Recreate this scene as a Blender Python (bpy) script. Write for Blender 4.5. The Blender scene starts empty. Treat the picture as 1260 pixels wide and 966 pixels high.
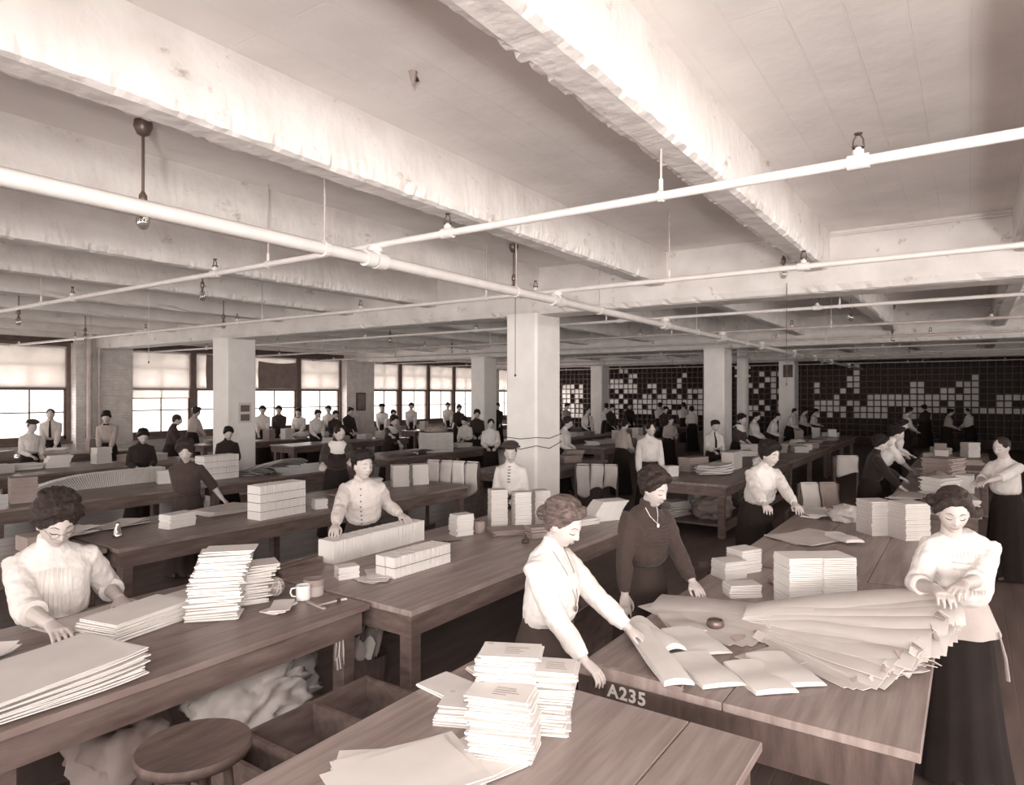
import bpy, math, random
from mathutils import Vector, Matrix, Euler

# ------------------------------------------------------------------ camera, sky, lights, exposure
SC = bpy.context.scene
COL = SC.collection
R = math.radians
rnd = random.Random(11)
CH = 2.0                      # camera height
FPX = 827.0                   # focal length in pixels of the 1260 x 966 frame
YAW = R(34.3)
FW = Vector((math.cos(YAW), math.sin(YAW), 0))
RT = Vector((math.sin(YAW), -math.cos(YAW), 0))

cam_data = bpy.data.cameras.new('camera')
cam = bpy.data.objects.new('camera', cam_data)
COL.objects.link(cam)
cam.location = (0, 0, CH)
cam.rotation_euler = (R(90), 0, YAW - R(90))
cam_data.sensor_fit = 'HORIZONTAL'
cam_data.sensor_width = 36.0
cam_data.lens = 36.0 * FPX / 1260.0
cam_data.shift_y = 0.001
cam_data.clip_start = 0.05
cam_data.clip_end = 200
SC.camera = cam

world = bpy.data.worlds.new('world')
SC.world = world
world.use_nodes = True
bgn = world.node_tree.nodes['Background']
bgn.inputs['Color'].default_value = (1.0, 0.965, 0.93, 1)
bgn.inputs['Strength'].default_value = 2.2

SC.view_settings.view_transform = 'Standard'
SC.view_settings.look = 'None'
SC.view_settings.exposure = 0.08
SC.view_settings.gamma = 1.0
SC.view_settings.use_curve_mapping = False
SC.cycles.use_denoising = True
SC.cycles.max_bounces = 8
SC.cycles.diffuse_bounces = 5
SC.cycles.transparent_max_bounces = 8
SC.cycles.sample_clamp_indirect = 6.0
SC.cycles.use_adaptive_sampling = True
SC.cycles.adaptive_threshold = 0.02

WALL_V = 17.6      # inner face of the window piers
WALL_U = 30.0      # pigeonhole wall
SIDE_V = -7.0      # windowed wall on the camera's side of the room
BACK_U = -6.5      # windowed wall behind the camera
LAMP_COL = (1.0, 0.965, 0.93)

def daylight(name, loc, rot, sx, sy, power):
    l = bpy.data.lights.new(name, 'AREA')
    l.shape = 'RECTANGLE'; l.size = sx; l.size_y = sy
    l.energy = power; l.color = LAMP_COL
    o = bpy.data.objects.new(name, l); COL.objects.link(o)
    o.location = loc; o.rotation_euler = rot
    return o
# daylight standing just outside each glazed bay (area lamps shine along their local -Z)
E_SIDE, E_BACK, E_FAR = 720, 760, 260
for u0, u1 in ((-5.8, 0.2), (0.9, 7.2), (8.7, 15.7)):
    daylight('daylight_side', ((u0 + u1) / 2, SIDE_V - 0.75, 2.15), (R(90), 0, 0), u1 - u0, 2.5, E_SIDE * (0.55 if u0 > 8 else 1.0))
for v0, v1 in ((-6.2, -2.6), (-1.6, 4.4), (5.6, 11.6), (12.6, 17.0)):
    daylight('daylight_back', (BACK_U - 0.75, (v0 + v1) / 2, 2.15), (R(90), 0, R(-90)), v1 - v0, 2.5, E_BACK * (0.55 if v0 > 5 else 1.05))
for u0, u1 in ((0.6, 7.3), (8.65, 15.7), (17.0, 23.4), (24.6, 29.6)):
    daylight('daylight_far', ((u0 + u1) / 2, WALL_V + 1.0, 1.6), (R(-90), 0, 0), u1 - u0, 1.5, E_FAR)

# added fill lamp high behind the camera, out of view, standing for a flash
fl = bpy.data.lights.new('added_flash_light', 'POINT'); fl.energy = 300; fl.color = LAMP_COL; fl.shadow_soft_size = 0.30
flo = bpy.data.objects.new('added_flash_light', fl); COL.objects.link(flo); flo.location = (-1.2, -0.95, 2.9)

# added unseen spot lamp, low behind the camera, turned up to brighten the ceiling
rf = bpy.data.lights.new('ceiling_fill_light', 'SPOT'); rf.energy = 1650; rf.color = LAMP_COL; rf.shadow_soft_size = 0.35
rf.spot_size = R(104); rf.spot_blend = 0.9
rfo = bpy.data.objects.new('ceiling_fill_light', rf); COL.objects.link(rfo); rfo.location = (-2.6, -1.9, 1.35)
rfo.rotation_euler = Vector((0.83, 0.42, 0.80)).to_track_quat('-Z', 'Y').to_euler()

def at(px, py, z):
    """room point seen at a pixel of the photograph, at height z"""
    d = FPX * (CH - z) / (py - 484.0)
    return atd(px, d, z)
def atp(px, py, d):
    return atd(px, d, CH - (py - 484.0) * d / FPX)
def atd(px, d, z=0.0):
    r = (px - 630.0) / FPX
    p = FW * d + RT * (r * d)
    return Vector((p.x, p.y, z))

# ------------------------------------------------------------------ materials (toned like the print)
MATS = {}
def tone(a, k=1.0):
    q = (1 - a) ** 3
    rg = 1.045 + 0.52 * q * k
    bg = 0.97 - 0.11 * q * k
    g = a / (0.2126 * rg + 0.7152 + 0.0722 * bg)
    return (min(g * rg, 1), g, g * bg, 1)

def mat(name, a, rough=0.7, var=0.0, vscale=6.0, bump=0.0, bscale=40.0, stretch=(1, 1, 1), spec=0.3, metallic=0.0, k=1.0, detail=5.0,
        trans=None, bstretch=None, sheen=0.0):
    m = bpy.data.materials.new(name)
    m.use_nodes = True
    nt = m.node_tree; N = nt.nodes; L = nt.links
    b = N['Principled BSDF']
    b.inputs['Roughness'].default_value = rough
    b.inputs['Specular IOR Level'].default_value = spec
    b.inputs['Metallic'].default_value = metallic
    b.inputs['Base Color'].default_value = tone(a, k)
    if sheen: b.inputs['Sheen Weight'].default_value = sheen
    tc = N.new('ShaderNodeTexCoord')
    if var > 0:
        mp = N.new('ShaderNodeMapping'); mp.inputs['Scale'].default_value = stretch
        nz = N.new('ShaderNodeTexNoise'); nz.inputs['Scale'].default_value = vscale; nz.inputs['Detail'].default_value = detail
        cr = N.new('ShaderNodeValToRGB')
        cr.color_ramp.elements[0].position = 0.3; cr.color_ramp.elements[1].position = 0.7
        cr.color_ramp.elements[0].color = tone(max(a * (1 - var), 0.004), k)
        cr.color_ramp.elements[1].color = tone(min(a * (1 + var), 0.9), k)
        L.new(tc.outputs['Object'], mp.inputs['Vector']); L.new(mp.outputs['Vector'], nz.inputs['Vector'])
        L.new(nz.outputs['Fac'], cr.inputs['Fac']); L.new(cr.outputs['Color'], b.inputs['Base Color'])
    if bump > 0:
        mp2 = N.new('ShaderNodeMapping'); mp2.inputs['Scale'].default_value = bstretch or stretch
        nb = N.new('ShaderNodeTexNoise'); nb.inputs['Scale'].default_value = bscale; nb.inputs['Detail'].default_value = 6
        bp = N.new('ShaderNodeBump'); bp.inputs['Strength'].default_value = bump; bp.inputs['Distance'].default_value = 0.02
        L.new(tc.outputs['Object'], mp2.inputs['Vector']); L.new(mp2.outputs['Vector'], nb.inputs['Vector'])
        L.new(nb.outputs['Fac'], bp.inputs['Height']); L.new(bp.outputs['Normal'], b.inputs['Normal'])
    MATS[name] = m
    return m

def add_spots(m, a_spot, scale, lo, hi, stretch=(1, 1, 1)):
    """worn or stained patches mixed over the base colour"""
    nt = m.node_tree; N = nt.nodes; L = nt.links
    b = N['Principled BSDF']; tc = [n for n in N if n.type == 'TEX_COORD'][0]
    mp = N.new('ShaderNodeMapping'); mp.inputs['Scale'].default_value = stretch
    nz = N.new('ShaderNodeTexNoise'); nz.inputs['Scale'].default_value = scale; nz.inputs['Detail'].default_value = 9; nz.inputs['Roughness'].default_value = 0.7
    cr = N.new('ShaderNodeValToRGB'); cr.color_ramp.elements[0].position = lo; cr.color_ramp.elements[1].position = hi
    mx = N.new('ShaderNodeMix'); mx.data_type = 'RGBA'
    L.new(tc.outputs['Object'], mp.inputs['Vector']); L.new(mp.outputs['Vector'], nz.inputs['Vector']); L.new(nz.outputs['Fac'], cr.inputs['Fac'])
    old = b.inputs['Base Color'].links[0].from_socket if b.inputs['Base Color'].links else None
    if old: L.new(old, mx.inputs[6])
    else: mx.inputs[6].default_value = b.inputs['Base Color'].default_value
    mx.inputs[7].default_value = tone(a_spot)
    L.new(cr.outputs['Color'], mx.inputs[0]); L.new(mx.outputs[2], b.inputs['Base Color'])

def add_courses(m, bw, bh, mortar, dist, strength, axes='XZ', offset=0.5):
    """boards, courses or planks as fine relief (brick texture into the bump chain)"""
    nt = m.node_tree; N = nt.nodes; L = nt.links
    b = N['Principled BSDF']; tc = [n for n in N if n.type == 'TEX_COORD'][0]
    sep = N.new('ShaderNodeSeparateXYZ'); com = N.new('ShaderNodeCombineXYZ')
    L.new(tc.outputs['Object'], sep.inputs[0])
    L.new(sep.outputs[axes[0]], com.inputs['X']); L.new(sep.outputs[axes[1]], com.inputs['Y'])
    br = N.new('ShaderNodeTexBrick'); br.inputs['Scale'].default_value = 1.0
    br.inputs['Brick Width'].default_value = bw; br.inputs['Row Height'].default_value = bh
    br.inputs['Mortar Size'].default_value = mortar; br.inputs['Mortar Smooth'].default_value = 0.3; br.offset = offset
    L.new(com.outputs[0], br.inputs['Vector'])
    bp = N.new('ShaderNodeBump'); bp.inputs['Strength'].default_value = strength; bp.inputs['Distance'].default_value = dist; bp.invert = True
    L.new(br.outputs['Fac'], bp.inputs['Height'])
    if b.inputs['Normal'].links: L.new(b.inputs['Normal'].links[0].from_socket, bp.inputs['Normal'])
    L.new(bp.outputs['Normal'], b.inputs['Normal'])
    return br

mat('plaster', 0.66, 0.9, var=0.10, vscale=3, bump=0.55, bscale=9, detail=8)
add_spots(MATS['plaster'], 0.34, 5.0, 0.60, 0.70, (0.6, 1, 1))
mat('slab', 0.82, 0.92, var=0.08, vscale=1.6, bump=0.28, bscale=7, detail=7)
add_courses(MATS['slab'], 3.1, 0.23, 0.005, 0.010, 0.45, 'XY', 0.37)
mat('column_paint', 0.72, 0.8, var=0.05, vscale=4, bump=0.15, bscale=12)
mat('painted_brick', 0.60, 0.85, var=0.12, vscale=5, bump=0.2, bscale=30)
add_courses(MATS['painted_brick'], 0.22, 0.072, 0.012, 0.02, 1.0, 'XZ')
mat('dark_wall', 0.05, 0.85, var=0.35, vscale=2.0, stretch=(1, 4, 0.35))
mat('floor', 0.11, 0.5, var=0.25, vscale=2.2, stretch=(0.5, 3, 1), bump=0.12, bscale=30, bstretch=(1, 8, 1))
add_courses(MATS['floor'], 3.2, 0.085, 0.004, 0.006, 0.6, 'XY')
mat('table_wood', 0.175, 0.42, var=0.30, vscale=3.0, stretch=(0.7, 9, 2), bump=0.10, bscale=18, bstretch=(0.8, 14, 3), spec=0.45)
add_spots(MATS['table_wood'], 0.07, 4.0, 0.68, 0.80)
mat('table_wood_light', 0.24, 0.40, var=0.26, vscale=3.0, stretch=(0.7, 9, 2), bump=0.10, bscale=18, bstretch=(0.8, 14, 3), spec=0.45)
add_spots(MATS['table_wood_light'], 0.08, 3.2, 0.69, 0.80)
mat('apron_wood', 0.115, 0.55, var=0.30, vscale=4.0, stretch=(1, 2, 6), bump=0.12, bscale=20)
mat('dark_wood', 0.075, 0.55, var=0.35, vscale=4.0, stretch=(1, 5, 1), bump=0.15, bscale=20)
mat('crate_wood', 0.13, 0.6, var=0.30, vscale=5.0, stretch=(1, 4, 4), bump=0.2, bscale=25)
mat('rack_wood', 0.04, 0.6, var=0.3, vscale=3.0)
mat('pale_wood', 0.36, 0.6, var=0.15, vscale=5.0, stretch=(1, 6, 6))
mat('window_frame', 0.11, 0.55, var=0.2, vscale=5)
mat('pipe_paint', 0.60, 0.45, var=0.06, vscale=6, bump=0.08, bscale=40, spec=0.5)
mat('pipe_dull', 0.42, 0.5, var=0.15, vscale=6)
mat('dark_metal', 0.04, 0.45, var=0.2, vscale=12, spec=0.5)
mat('brass', 0.16, 0.4, metallic=0.6, var=0.1, vscale=9)
mat('bulb_glass', 0.75, 0.08, spec=0.6)
mat('paper_white', 0.70, 0.75, var=0.04, vscale=8)
mat('paper_cream', 0.64, 0.75, var=0.06, vscale=5)
mat('paper_tan', 0.54, 0.75, var=0.07, vscale=5, bump=0.05, bscale=20)
mat('paper_brown', 0.27, 0.8, var=0.10, vscale=5, bump=0.08, bscale=20)
mat('paper_dark', 0.17, 0.85, var=0.15, vscale=6, bump=0.1, bscale=20)
mat('ink', 0.12, 0.8)
mat('cord_dark', 0.06, 0.8)
mat('cord_light', 0.5, 0.8)
mat('skin', 0.44, 0.55, var=0.05, vscale=14, bump=0.03, bscale=90, spec=0.35)
mat('skin_dark', 0.29, 0.5, spec=0.4)
mat('lash', 0.05, 0.7)
mat('china', 0.82, 0.2, spec=0.5)
for nm, a in (('white', 0.60), ('cream', 0.50), ('grey', 0.34), ('brown', 0.040), ('dark', 0.028), ('black', 0.016)):
    mat('cloth_' + nm, a, 0.9, var=0.08, vscale=9, bump=0.35, bscale=13, bstretch=(1.6, 1.6, 0.45), sheen=0.1)
mat('skirt_black', 0.012, 0.9, var=0.15, vscale=6, bump=0.3, bscale=10, bstretch=(2, 2, 0.2))
mat('skirt_brown', 0.032, 0.9, var=0.15, vscale=6, bump=0.3, bscale=10, bstretch=(2, 2, 0.2))
mat('apron_cloth', 0.40, 0.9, var=0.1, vscale=6, bump=0.3, bscale=12)
for nm, a in (('black', 0.013), ('brown', 0.028), ('fair', 0.10)):
    mat('hair_' + nm, a, 0.5, var=0.6, vscale=14, stretch=(1, 5, 5), bump=0.4, bscale=16, bstretch=(1, 6, 6), spec=0.22, k=0.9)

for nm in ('black', 'brown', 'fair'):      # strands
    m_ = MATS['hair_' + nm]; nt_ = m_.node_tree; N_ = nt_.nodes; L_ = nt_.links
    tc_ = [n for n in N_ if n.type == 'TEX_COORD'][0]; b_ = N_['Principled BSDF']
    wv = N_.new('ShaderNodeTexWave'); wv.wave_type = 'BANDS'; wv.bands_direction = 'DIAGONAL'
    wv.inputs['Scale'].default_value = 95; wv.inputs['Distortion'].default_value = 5; wv.inputs['Detail'].default_value = 3; wv.inputs['Detail Scale'].default_value = 0.6
    bp_ = N_.new('ShaderNodeBump'); bp_.inputs['Strength'].default_value = 0.5; bp_.inputs['Distance'].default_value = 0.004
    L_.new(tc_.outputs['Object'], wv.inputs['Vector']); L_.new(wv.outputs['Fac'], bp_.inputs['Height'])
    if b_.inputs['Normal'].links: L_.new(b_.inputs['Normal'].links[0].from_socket, bp_.inputs['Normal'])
    L_.new(bp_.outputs['Normal'], b_.inputs['Normal'])

def glassy(name, tint, mixf):
    m = bpy.data.materials.new(name); m.use_nodes = True
    nt = m.node_tree; N = nt.nodes; L = nt.links
    N.remove(N['Principled BSDF'])
    out = N['Material Output']
    t = N.new('ShaderNodeBsdfTransparent'); t.inputs['Color'].default_value = tint
    g = N.new('ShaderNodeBsdfGlossy'); g.inputs['Roughness'].default_value = 0.06
    mx = N.new('ShaderNodeMixShader'); mx.inputs[0].default_value = mixf
    L.new(t.outputs[0], mx.inputs[1]); L.new(g.outputs[0], mx.inputs[2]); L.new(mx.outputs[0], out.inputs['Surface'])
    MATS[name] = m
glassy('pane_glass', (0.97, 0.96, 0.95, 1), 0.05)
glassy('clear_glass', (0.86, 0.83, 0.80, 1), 0.22)

def shade_mat(name, a, trl):
    m = bpy.data.materials.new(name); m.use_nodes = True
    nt = m.node_tree; N = nt.nodes; L = nt.links
    N.remove(N['Principled BSDF'])
    out = N['Material Output']
    d = N.new('ShaderNodeBsdfDiffuse'); d.inputs['Color'].default_value = tone(a)
    t = N.new('ShaderNodeBsdfTranslucent'); t.inputs['Color'].default_value = tone(trl, 0.6)
    tc = N.new('ShaderNodeTexCoord'); nz = N.new('ShaderNodeTexNoise'); nz.inputs['Scale'].default_value = 2.5; nz.inputs['Detail'].default_value = 6
    cr = N.new('ShaderNodeValToRGB'); cr.color_ramp.elements[0].color = tone(trl * 0.75, 0.6); cr.color_ramp.elements[1].color = tone(min(trl * 1.2, 0.9), 0.6)
    L.new(tc.outputs['Object'], nz.inputs['Vector']); L.new(nz.outputs['Fac'], cr.inputs['Fac']); L.new(cr.outputs['Color'], t.inputs['Color'])
    mx = N.new('ShaderNodeMixShader'); mx.inputs[0].default_value = 0.6
    L.new(d.outputs[0], mx.inputs[1]); L.new(t.outputs[0], mx.inputs[2]); L.new(mx.outputs[0], out.inputs['Surface'])
    MATS[name] = m
shade_mat('roller_shade', 0.70, 0.75)

# ------------------------------------------------------------------ mesh helpers
class MB:
    def __init__(self):
        self.v = []; self.f = []; self.smooth = False
    def quadbox(self, pts):
        o = len(self.v); self.v += [tuple(p) for p in pts]
        for q in ((0, 3, 2, 1), (4, 5, 6, 7), (0, 1, 5, 4), (1, 2, 6, 5), (2, 3, 7, 6), (3, 0, 4, 7)):
            self.f.append(tuple(o + i for i in q))
        return self
    def box(self, x0, x1, y0, y1, z0, z1):
        return self.quadbox([(x0, y0, z0), (x1, y0, z0), (x1, y1, z0), (x0, y1, z0), (x0, y0, z1), (x1, y0, z1), (x1, y1, z1), (x0, y1, z1)])
    def boxm(self, M, sx, sy, sz):
        sx, sy, sz = sx / 2, sy / 2, sz / 2
        return self.quadbox([M @ Vector(p) for p in ((-sx, -sy, -sz), (sx, -sy, -sz), (sx, sy, -sz), (-sx, sy, -sz), (-sx, -sy, sz), (sx, -sy, sz), (sx, sy, sz), (-sx, sy, sz))])
    def loft(self, rings, cap=True, closed=False):
        n = len(rings[0]); o = len(self.v)
        for rg in rings: self.v += [tuple(p) for p in rg]
        m = len(rings)
        for i in range(m if closed else m - 1):
            a = o + i * n; b = o + ((i + 1) % m) * n
            for j in range(n):
                k = (j + 1) % n
                self.f.append((a + j, a + k, b + k, b + j))
        if cap and not closed:
            self.f.append(tuple(o + j for j in reversed(range(n))))
            self.f.append(tuple(o + (m - 1) * n + j for j in range(n)))
        return self
    def tube(self, pts, rad, n=10, flat=None, up=None):
        pts = [Vector(p) for p in pts]
        if not hasattr(rad, '__len__'): rad = [rad] * len(pts)
        rings = []; x = None
        for i, p in enumerate(pts):
            t = (pts[min(i + 1, len(pts) - 1)] - pts[max(i - 1, 0)])
            if t.length < 1e-7: t = Vector((0, 0, 1))
            t.normalize()
            if x is None:
                u = Vector(up) if up is not None else (Vector((0, 0, 1)) if abs(t.z) < 0.9 else Vector((1, 0, 0)))
                x = t.cross(u).normalized()
            x = (x - t * x.dot(t)).normalized(); y = t.cross(x)
            fx, fy = flat if flat else (1, 1)
            rings.append([p + (x * math.cos(2 * math.pi * j / n) * fx + y * math.sin(2 * math.pi * j / n) * fy) * rad[i] for j in range(n)])
        return self.loft(rings)
    def ell(self, c, r, M=None, nu=14, nv=9):
        c = Vector(c); o = len(self.v)
        def T(x, y, z):
            p = Vector((x * r[0], y * r[1], z * r[2]))
            return tuple(c + (M @ p if M else p))
        self.v.append(T(0, 0, -1))
        for i in range(1, nv):
            ph = -math.pi / 2 + math.pi * i / nv
            for j in range(nu):
                th = 2 * math.pi * j / nu
                self.v.append(T(math.cos(ph) * math.cos(th), math.cos(ph) * math.sin(th), math.sin(ph)))
        self.v.append(T(0, 0, 1)); e = len(self.v) - 1
        for j in range(nu):
            k = (j + 1) % nu
            self.f.append((o, o + 1 + k, o + 1 + j))
            for i in range(nv - 2):
                a = o + 1 + i * nu; b = a + nu
                self.f.append((a + j, a + k, b + k, b + j))
            a = o + 1 + (nv - 2) * nu
            self.f.append((a + j, a + k, e))
        return self
    def lathe(self, prof, n=20, c=(0, 0, 0)):
        return self.loft([[(c[0] + r * math.cos(2 * math.pi * j / n), c[1] + r * math.sin(2 * math.pi * j / n), c[2] + z) for j in range(n)] for r, z in prof])
    def sheet(self, fn, nu, nv, th):
        """closed thin slab following fn(u,v)->(x,y,z)"""
        o = len(self.v); W = nv + 1
        top = [[Vector(fn(i / nu, j / nv)) for j in range(nv + 1)] for i in range(nu + 1)]
        for dz in (0, -th):
            for row in top:
                for p in row: self.v.append((p.x, p.y, p.z + dz))
        B = (nu + 1) * W
        for i in range(nu):
            for j in range(nv):
                a = o + i * W + j
                self.f.append((a, a + W, a + W + 1, a + 1))
                self.f.append((a + B, a + 1 + B, a + W + 1 + B, a + W + B))
        for i in range(nu):
            a = o + i * W; self.f.append((a, a + B, a + W + B, a + W))
            a = o + i * W + nv; self.f.append((a, a + W, a + W + B, a + B))
        for j in range(nv):
            a = o + j; self.f.append((a, a + 1, a + 1 + B, a + B))
            a = o + nu * W + j; self.f.append((a, a + B, a + 1 + B, a + 1))
        return self
    def mesh(self, name, m, smooth=False):
        me = bpy.data.meshes.new(name)
        me.from_pydata(self.v, [], self.f)
        me.materials.append(MATS[m] if isinstance(m, str) else m)
        if smooth:
            me.shade_smooth(); me.set_sharp_from_angle(angle=R(52))
        me.update()
        return me
    def build(self, name, m, parent=None, smooth=False):
        return link(name, self.mesh(name, m, smooth), parent)

def link(name, me, parent=None):
    o = bpy.data.objects.new(name, me); COL.objects.link(o)
    if parent: o.parent = parent
    return o
def tag(o, label=None, cat=None, group=None, kind=None):
    if label: o['label'] = label
    if cat: o['category'] = cat
    if group: o['group'] = group
    if kind: o['kind'] = kind
    return o
def thing(name, label, cat, loc=(0, 0, 0), rz=0.0, group=None):
    o = bpy.data.objects.new(name, None); COL.objects.link(o)
    o.empty_display_size = 0.1
    o.location = loc; o.rotation_euler = (0, 0, rz)
    return tag(o, label, cat, group)
def bevel(o, w, seg=1):
    b = o.modifiers.new('bevel', 'BEVEL'); b.width = w; b.segments = seg; b.limit_method = 'ANGLE'
    return o
def struct(o, label=None, cat=None, group=None):
    return tag(o, label, cat, group, 'structure')
# ------------------------------------------------------------------ the setting
ZS, ZB, ZG = 3.70, 3.30, 3.07          # slab, beam soffit, girder soffit
GIRD_U = (-0.25, 7.97, 16.3, 24.0)
COL_V = (-2.1, 5.07, 12.15)
BEAM_V = [4.95 + 1.8 * k for k in range(-6, 8)]

struct(MB().box(BACK_U - 0.3, WALL_U + 0.3, SIDE_V - 0.3, WALL_V + 0.5, -0.2, 0).build('floor', 'floor'), 'dark worn wooden factory floor of narrow boards', 'floor')
struct(MB().box(BACK_U - 0.3, WALL_U + 0.3, SIDE_V - 0.3, WALL_V + 0.5, ZS, ZS + 0.25).build('ceiling', 'slab'), 'whitewashed concrete ceiling slab with board marks', 'ceiling')

def rough_beam(u0, u1, vc, w, z0, z1, step, jit, seed):
    q = random.Random(seed); rings = []
    n = max(2, int((u1 - u0) / step)); a = [0.0] * 8
    for i in range(n + 1):
        u = u0 + (u1 - u0) * i / n
        a = [0.55 * x + q.uniform(-jit, jit) for x in a]
        bite = [max(0, q.gauss(0, jit)) * 1.2 for _ in range(2)]
        h = w / 2
        rings.append([(u, vc - h, z1), (u, vc - h - 0.2 * a[0], (z0 + z1) / 2), (u, vc - h + 0.35 * a[1], z0 + 0.075 + a[1]),
                      (u, vc - h + 0.020 + bite[0], z0 + 0.012 + 0.5 * a[2] + bite[0] * 0.4), (u, vc - h + 0.06, z0 + 0.2 * a[3]),
                      (u, vc + h - 0.06, z0 + 0.2 * a[4]), (u, vc + h - 0.015 - bite[1], z0 + 0.010 + 0.5 * a[5] + bite[1] * 0.4),
                      (u, vc + h - 0.2 * a[6], z0 + 0.06 + a[6]), (u, vc + h, z1)])
    return MB().loft(rings)
spans = list(zip([BACK_U] + [g + 0.25 for g in GIRD_U], [g - 0.25 for g in GIRD_U] + [WALL_U]))
for bi, v in enumerate(BEAM_V):
    for si, (u0, u1) in enumerate(spans):
        near = si in (1,) and 0 < v < 9
        o = rough_beam(u0, u1, v, 0.26, ZB, ZS, 0.035 if near else 0.25, 0.009 if near else 0.012, bi * 10 + si).build('ceiling_beam', 'plaster')
        struct(o, 'rough whitewashed concrete ceiling beam', 'beam', 'concrete ceiling beams')
def swap(mb):   # a beam along V instead of U
    mb.v = [(y, x, z) for x, y, z in mb.v]; mb.f = [tuple(reversed(f)) for f in mb.f]; return mb
for gi, g in enumerate(GIRD_U):
    o = swap(rough_beam(SIDE_V, WALL_V, g, 0.5, ZG, ZS, 0.06, 0.008, 500 + gi)).build('ceiling_girder', 'plaster')
    struct(o, 'deep whitewashed concrete girder carrying the ceiling beams', 'girder', 'concrete girders')
for ui, u in enumerate(GIRD_U):
    for v in COL_V:
        if u < 0: continue
        rings = []
        hx, hy, c = 0.325, 0.25, 0.03
        for z, e in ((0, 0.02), (0.15, 0.02), (0.17, 0), (ZG + 0.02, 0)):
            X, Y = hx + e, hy + e
            rings.append([(u - X + c, v - Y, z), (u + X - c, v - Y, z), (u + X, v - Y + c, z), (u + X, v + Y - c, z), (u + X - c, v + Y, z), (u - X + c, v + Y, z), (u - X, v + Y - c, z), (u - X, v - Y + c, z)])
        o = MB().loft(rings).build('column', 'column_paint')
        struct(o, 'square white painted concrete column', 'column', 'concrete columns')

# window walls ----------------------------------------------------------------
SILL, HEAD, RAIL = 0.86, 3.22, 2.10
winno = [0]
def window(p0, direction, normal, w, shade=True, open_gap=0.0, lean=False, visible=True, shade_z=None):
    """double hung window, p0 = inner left corner at floor level, built from frame, sash bars, panes and roller shade"""
    winno[0] += 1
    X = Vector(direction); Nn = Vector(normal)
    root = bpy.data.objects.new('window_%d' % winno[0], None); COL.objects.link(root)
    M = Matrix((( X.x, -Nn.x, 0, p0[0]), (X.y, -Nn.y, 0, p0[1]), (0, 0, 1, 0), (0, 0, 0, 1)))
    root.matrix_world = M
    fr = 0.085
    struct(root, 'tall double hung factory window with dark frame', 'window', 'factory windows')
    a = MB().box(0, fr, 0.0, 0.16, SILL, HEAD).box(w - fr, w, 0.0, 0.16, SILL, HEAD).box(fr, w - fr, 0.0, 0.16, HEAD - 0.10, HEAD).box(fr, w - fr, 0.0, 0.16, SILL, SILL + 0.06)
    a.build('frame', 'window_frame', root)
    x0, x1, xm = fr, w - fr, w / 2
    up = MB().box(x0, x1, 0.09, 0.13, RAIL, RAIL + 0.06).box(x0, x0 + 0.05, 0.09, 0.13, RAIL, HEAD - 0.1).box(x1 - 0.05, x1, 0.09, 0.13, RAIL, HEAD - 0.1).box(x0, x1, 0.09, 0.13, HEAD - 0.15, HEAD - 0.1)
    us = up.build('upper_sash', 'window_frame', root)
    MB().box(xm - 0.014, xm + 0.014, 0.095, 0.125, RAIL + 0.06, HEAD - 0.15).box(x0 + 0.05, x1 - 0.05, 0.095, 0.125, 2.60, 2.625).build('sash_bar', 'window_frame', us)
    lo = MB().box(x0, x1, 0.04, 0.08, RAIL - 0.02, RAIL + 0.05).box(x0, x0 + 0.05, 0.04, 0.08, SILL + 0.06, RAIL).box(x1 - 0.05, x1, 0.04, 0.08, SILL + 0.06, RAIL).box(x0, x1, 0.04, 0.08, SILL + 0.06, SILL + 0.14)
    ls = lo.build('lower_sash', 'window_frame', root)
    MB().box(xm - 0.014, xm + 0.014, 0.045, 0.075, SILL + 0.14, RAIL - 0.02).box(x0 + 0.05, x1 - 0.05, 0.045, 0.075, 1.545, 1.572).build('sash_bar', 'window_frame', ls)
    for (xa, xb) in ((x0 + 0.05, xm - 0.014), (xm + 0.014, x1 - 0.05)):
        for (za, zb) in ((SILL + 0.14, 1.545), (1.572, RAIL - 0.02)):
            MB().box(xa, xb, 0.058, 0.062, za, zb).build('pane', 'pane_glass', ls)
        for (za, zb) in ((RAIL + 0.06, 2.6), (2.625, HEAD - 0.15)):
            MB().box(xa, xb, 0.108, 0.112, za, zb).build('pane', 'pane_glass', us)
    if shade:
        sh = MB().box(x0 + 0.02, x1 - 0.02, 0.026, 0.030, shade_z or RAIL + 0.05, HEAD - 0.10).build('roller_shade', 'roller_shade', root)
        MB().tube([(x0 + 0.01, 0.02, HEAD - 0.13), (x1 - 0.01, 0.02, HEAD - 0.13)], 0.022, 8).build('shade_roller', 'paper_cream', sh)
        MB().box(x0 + 0.02, x1 - 0.02, 0.018, 0.036, (shade_z or RAIL + 0.05) - 0.02, (shade_z or RAIL + 0.05) + 0.005).build('shade_slat', 'pale_wood', sh)
    MB().box(-0.03, w + 0.03, -0.10, 0.0, SILL - 0.05, SILL).build('window_sill', 'window_frame', root)
    return root

def bay(p, direction, normal, a0, a1, n, **kw):
    W = (a1 - a0) / n; X = Vector(direction)
    for i in range(n):
        s = a0 + i * W
        q = Vector(p) + X * s
        kw2 = dict(kw)
        if kw.get('far') is not None:
            kw2.pop('far')
            if (i, round(a0)) in ((0, 9),): kw2['shade_z'] = RAIL - 0.22
        window((q.x, q.y), direction, normal, W, **kw2)

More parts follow.
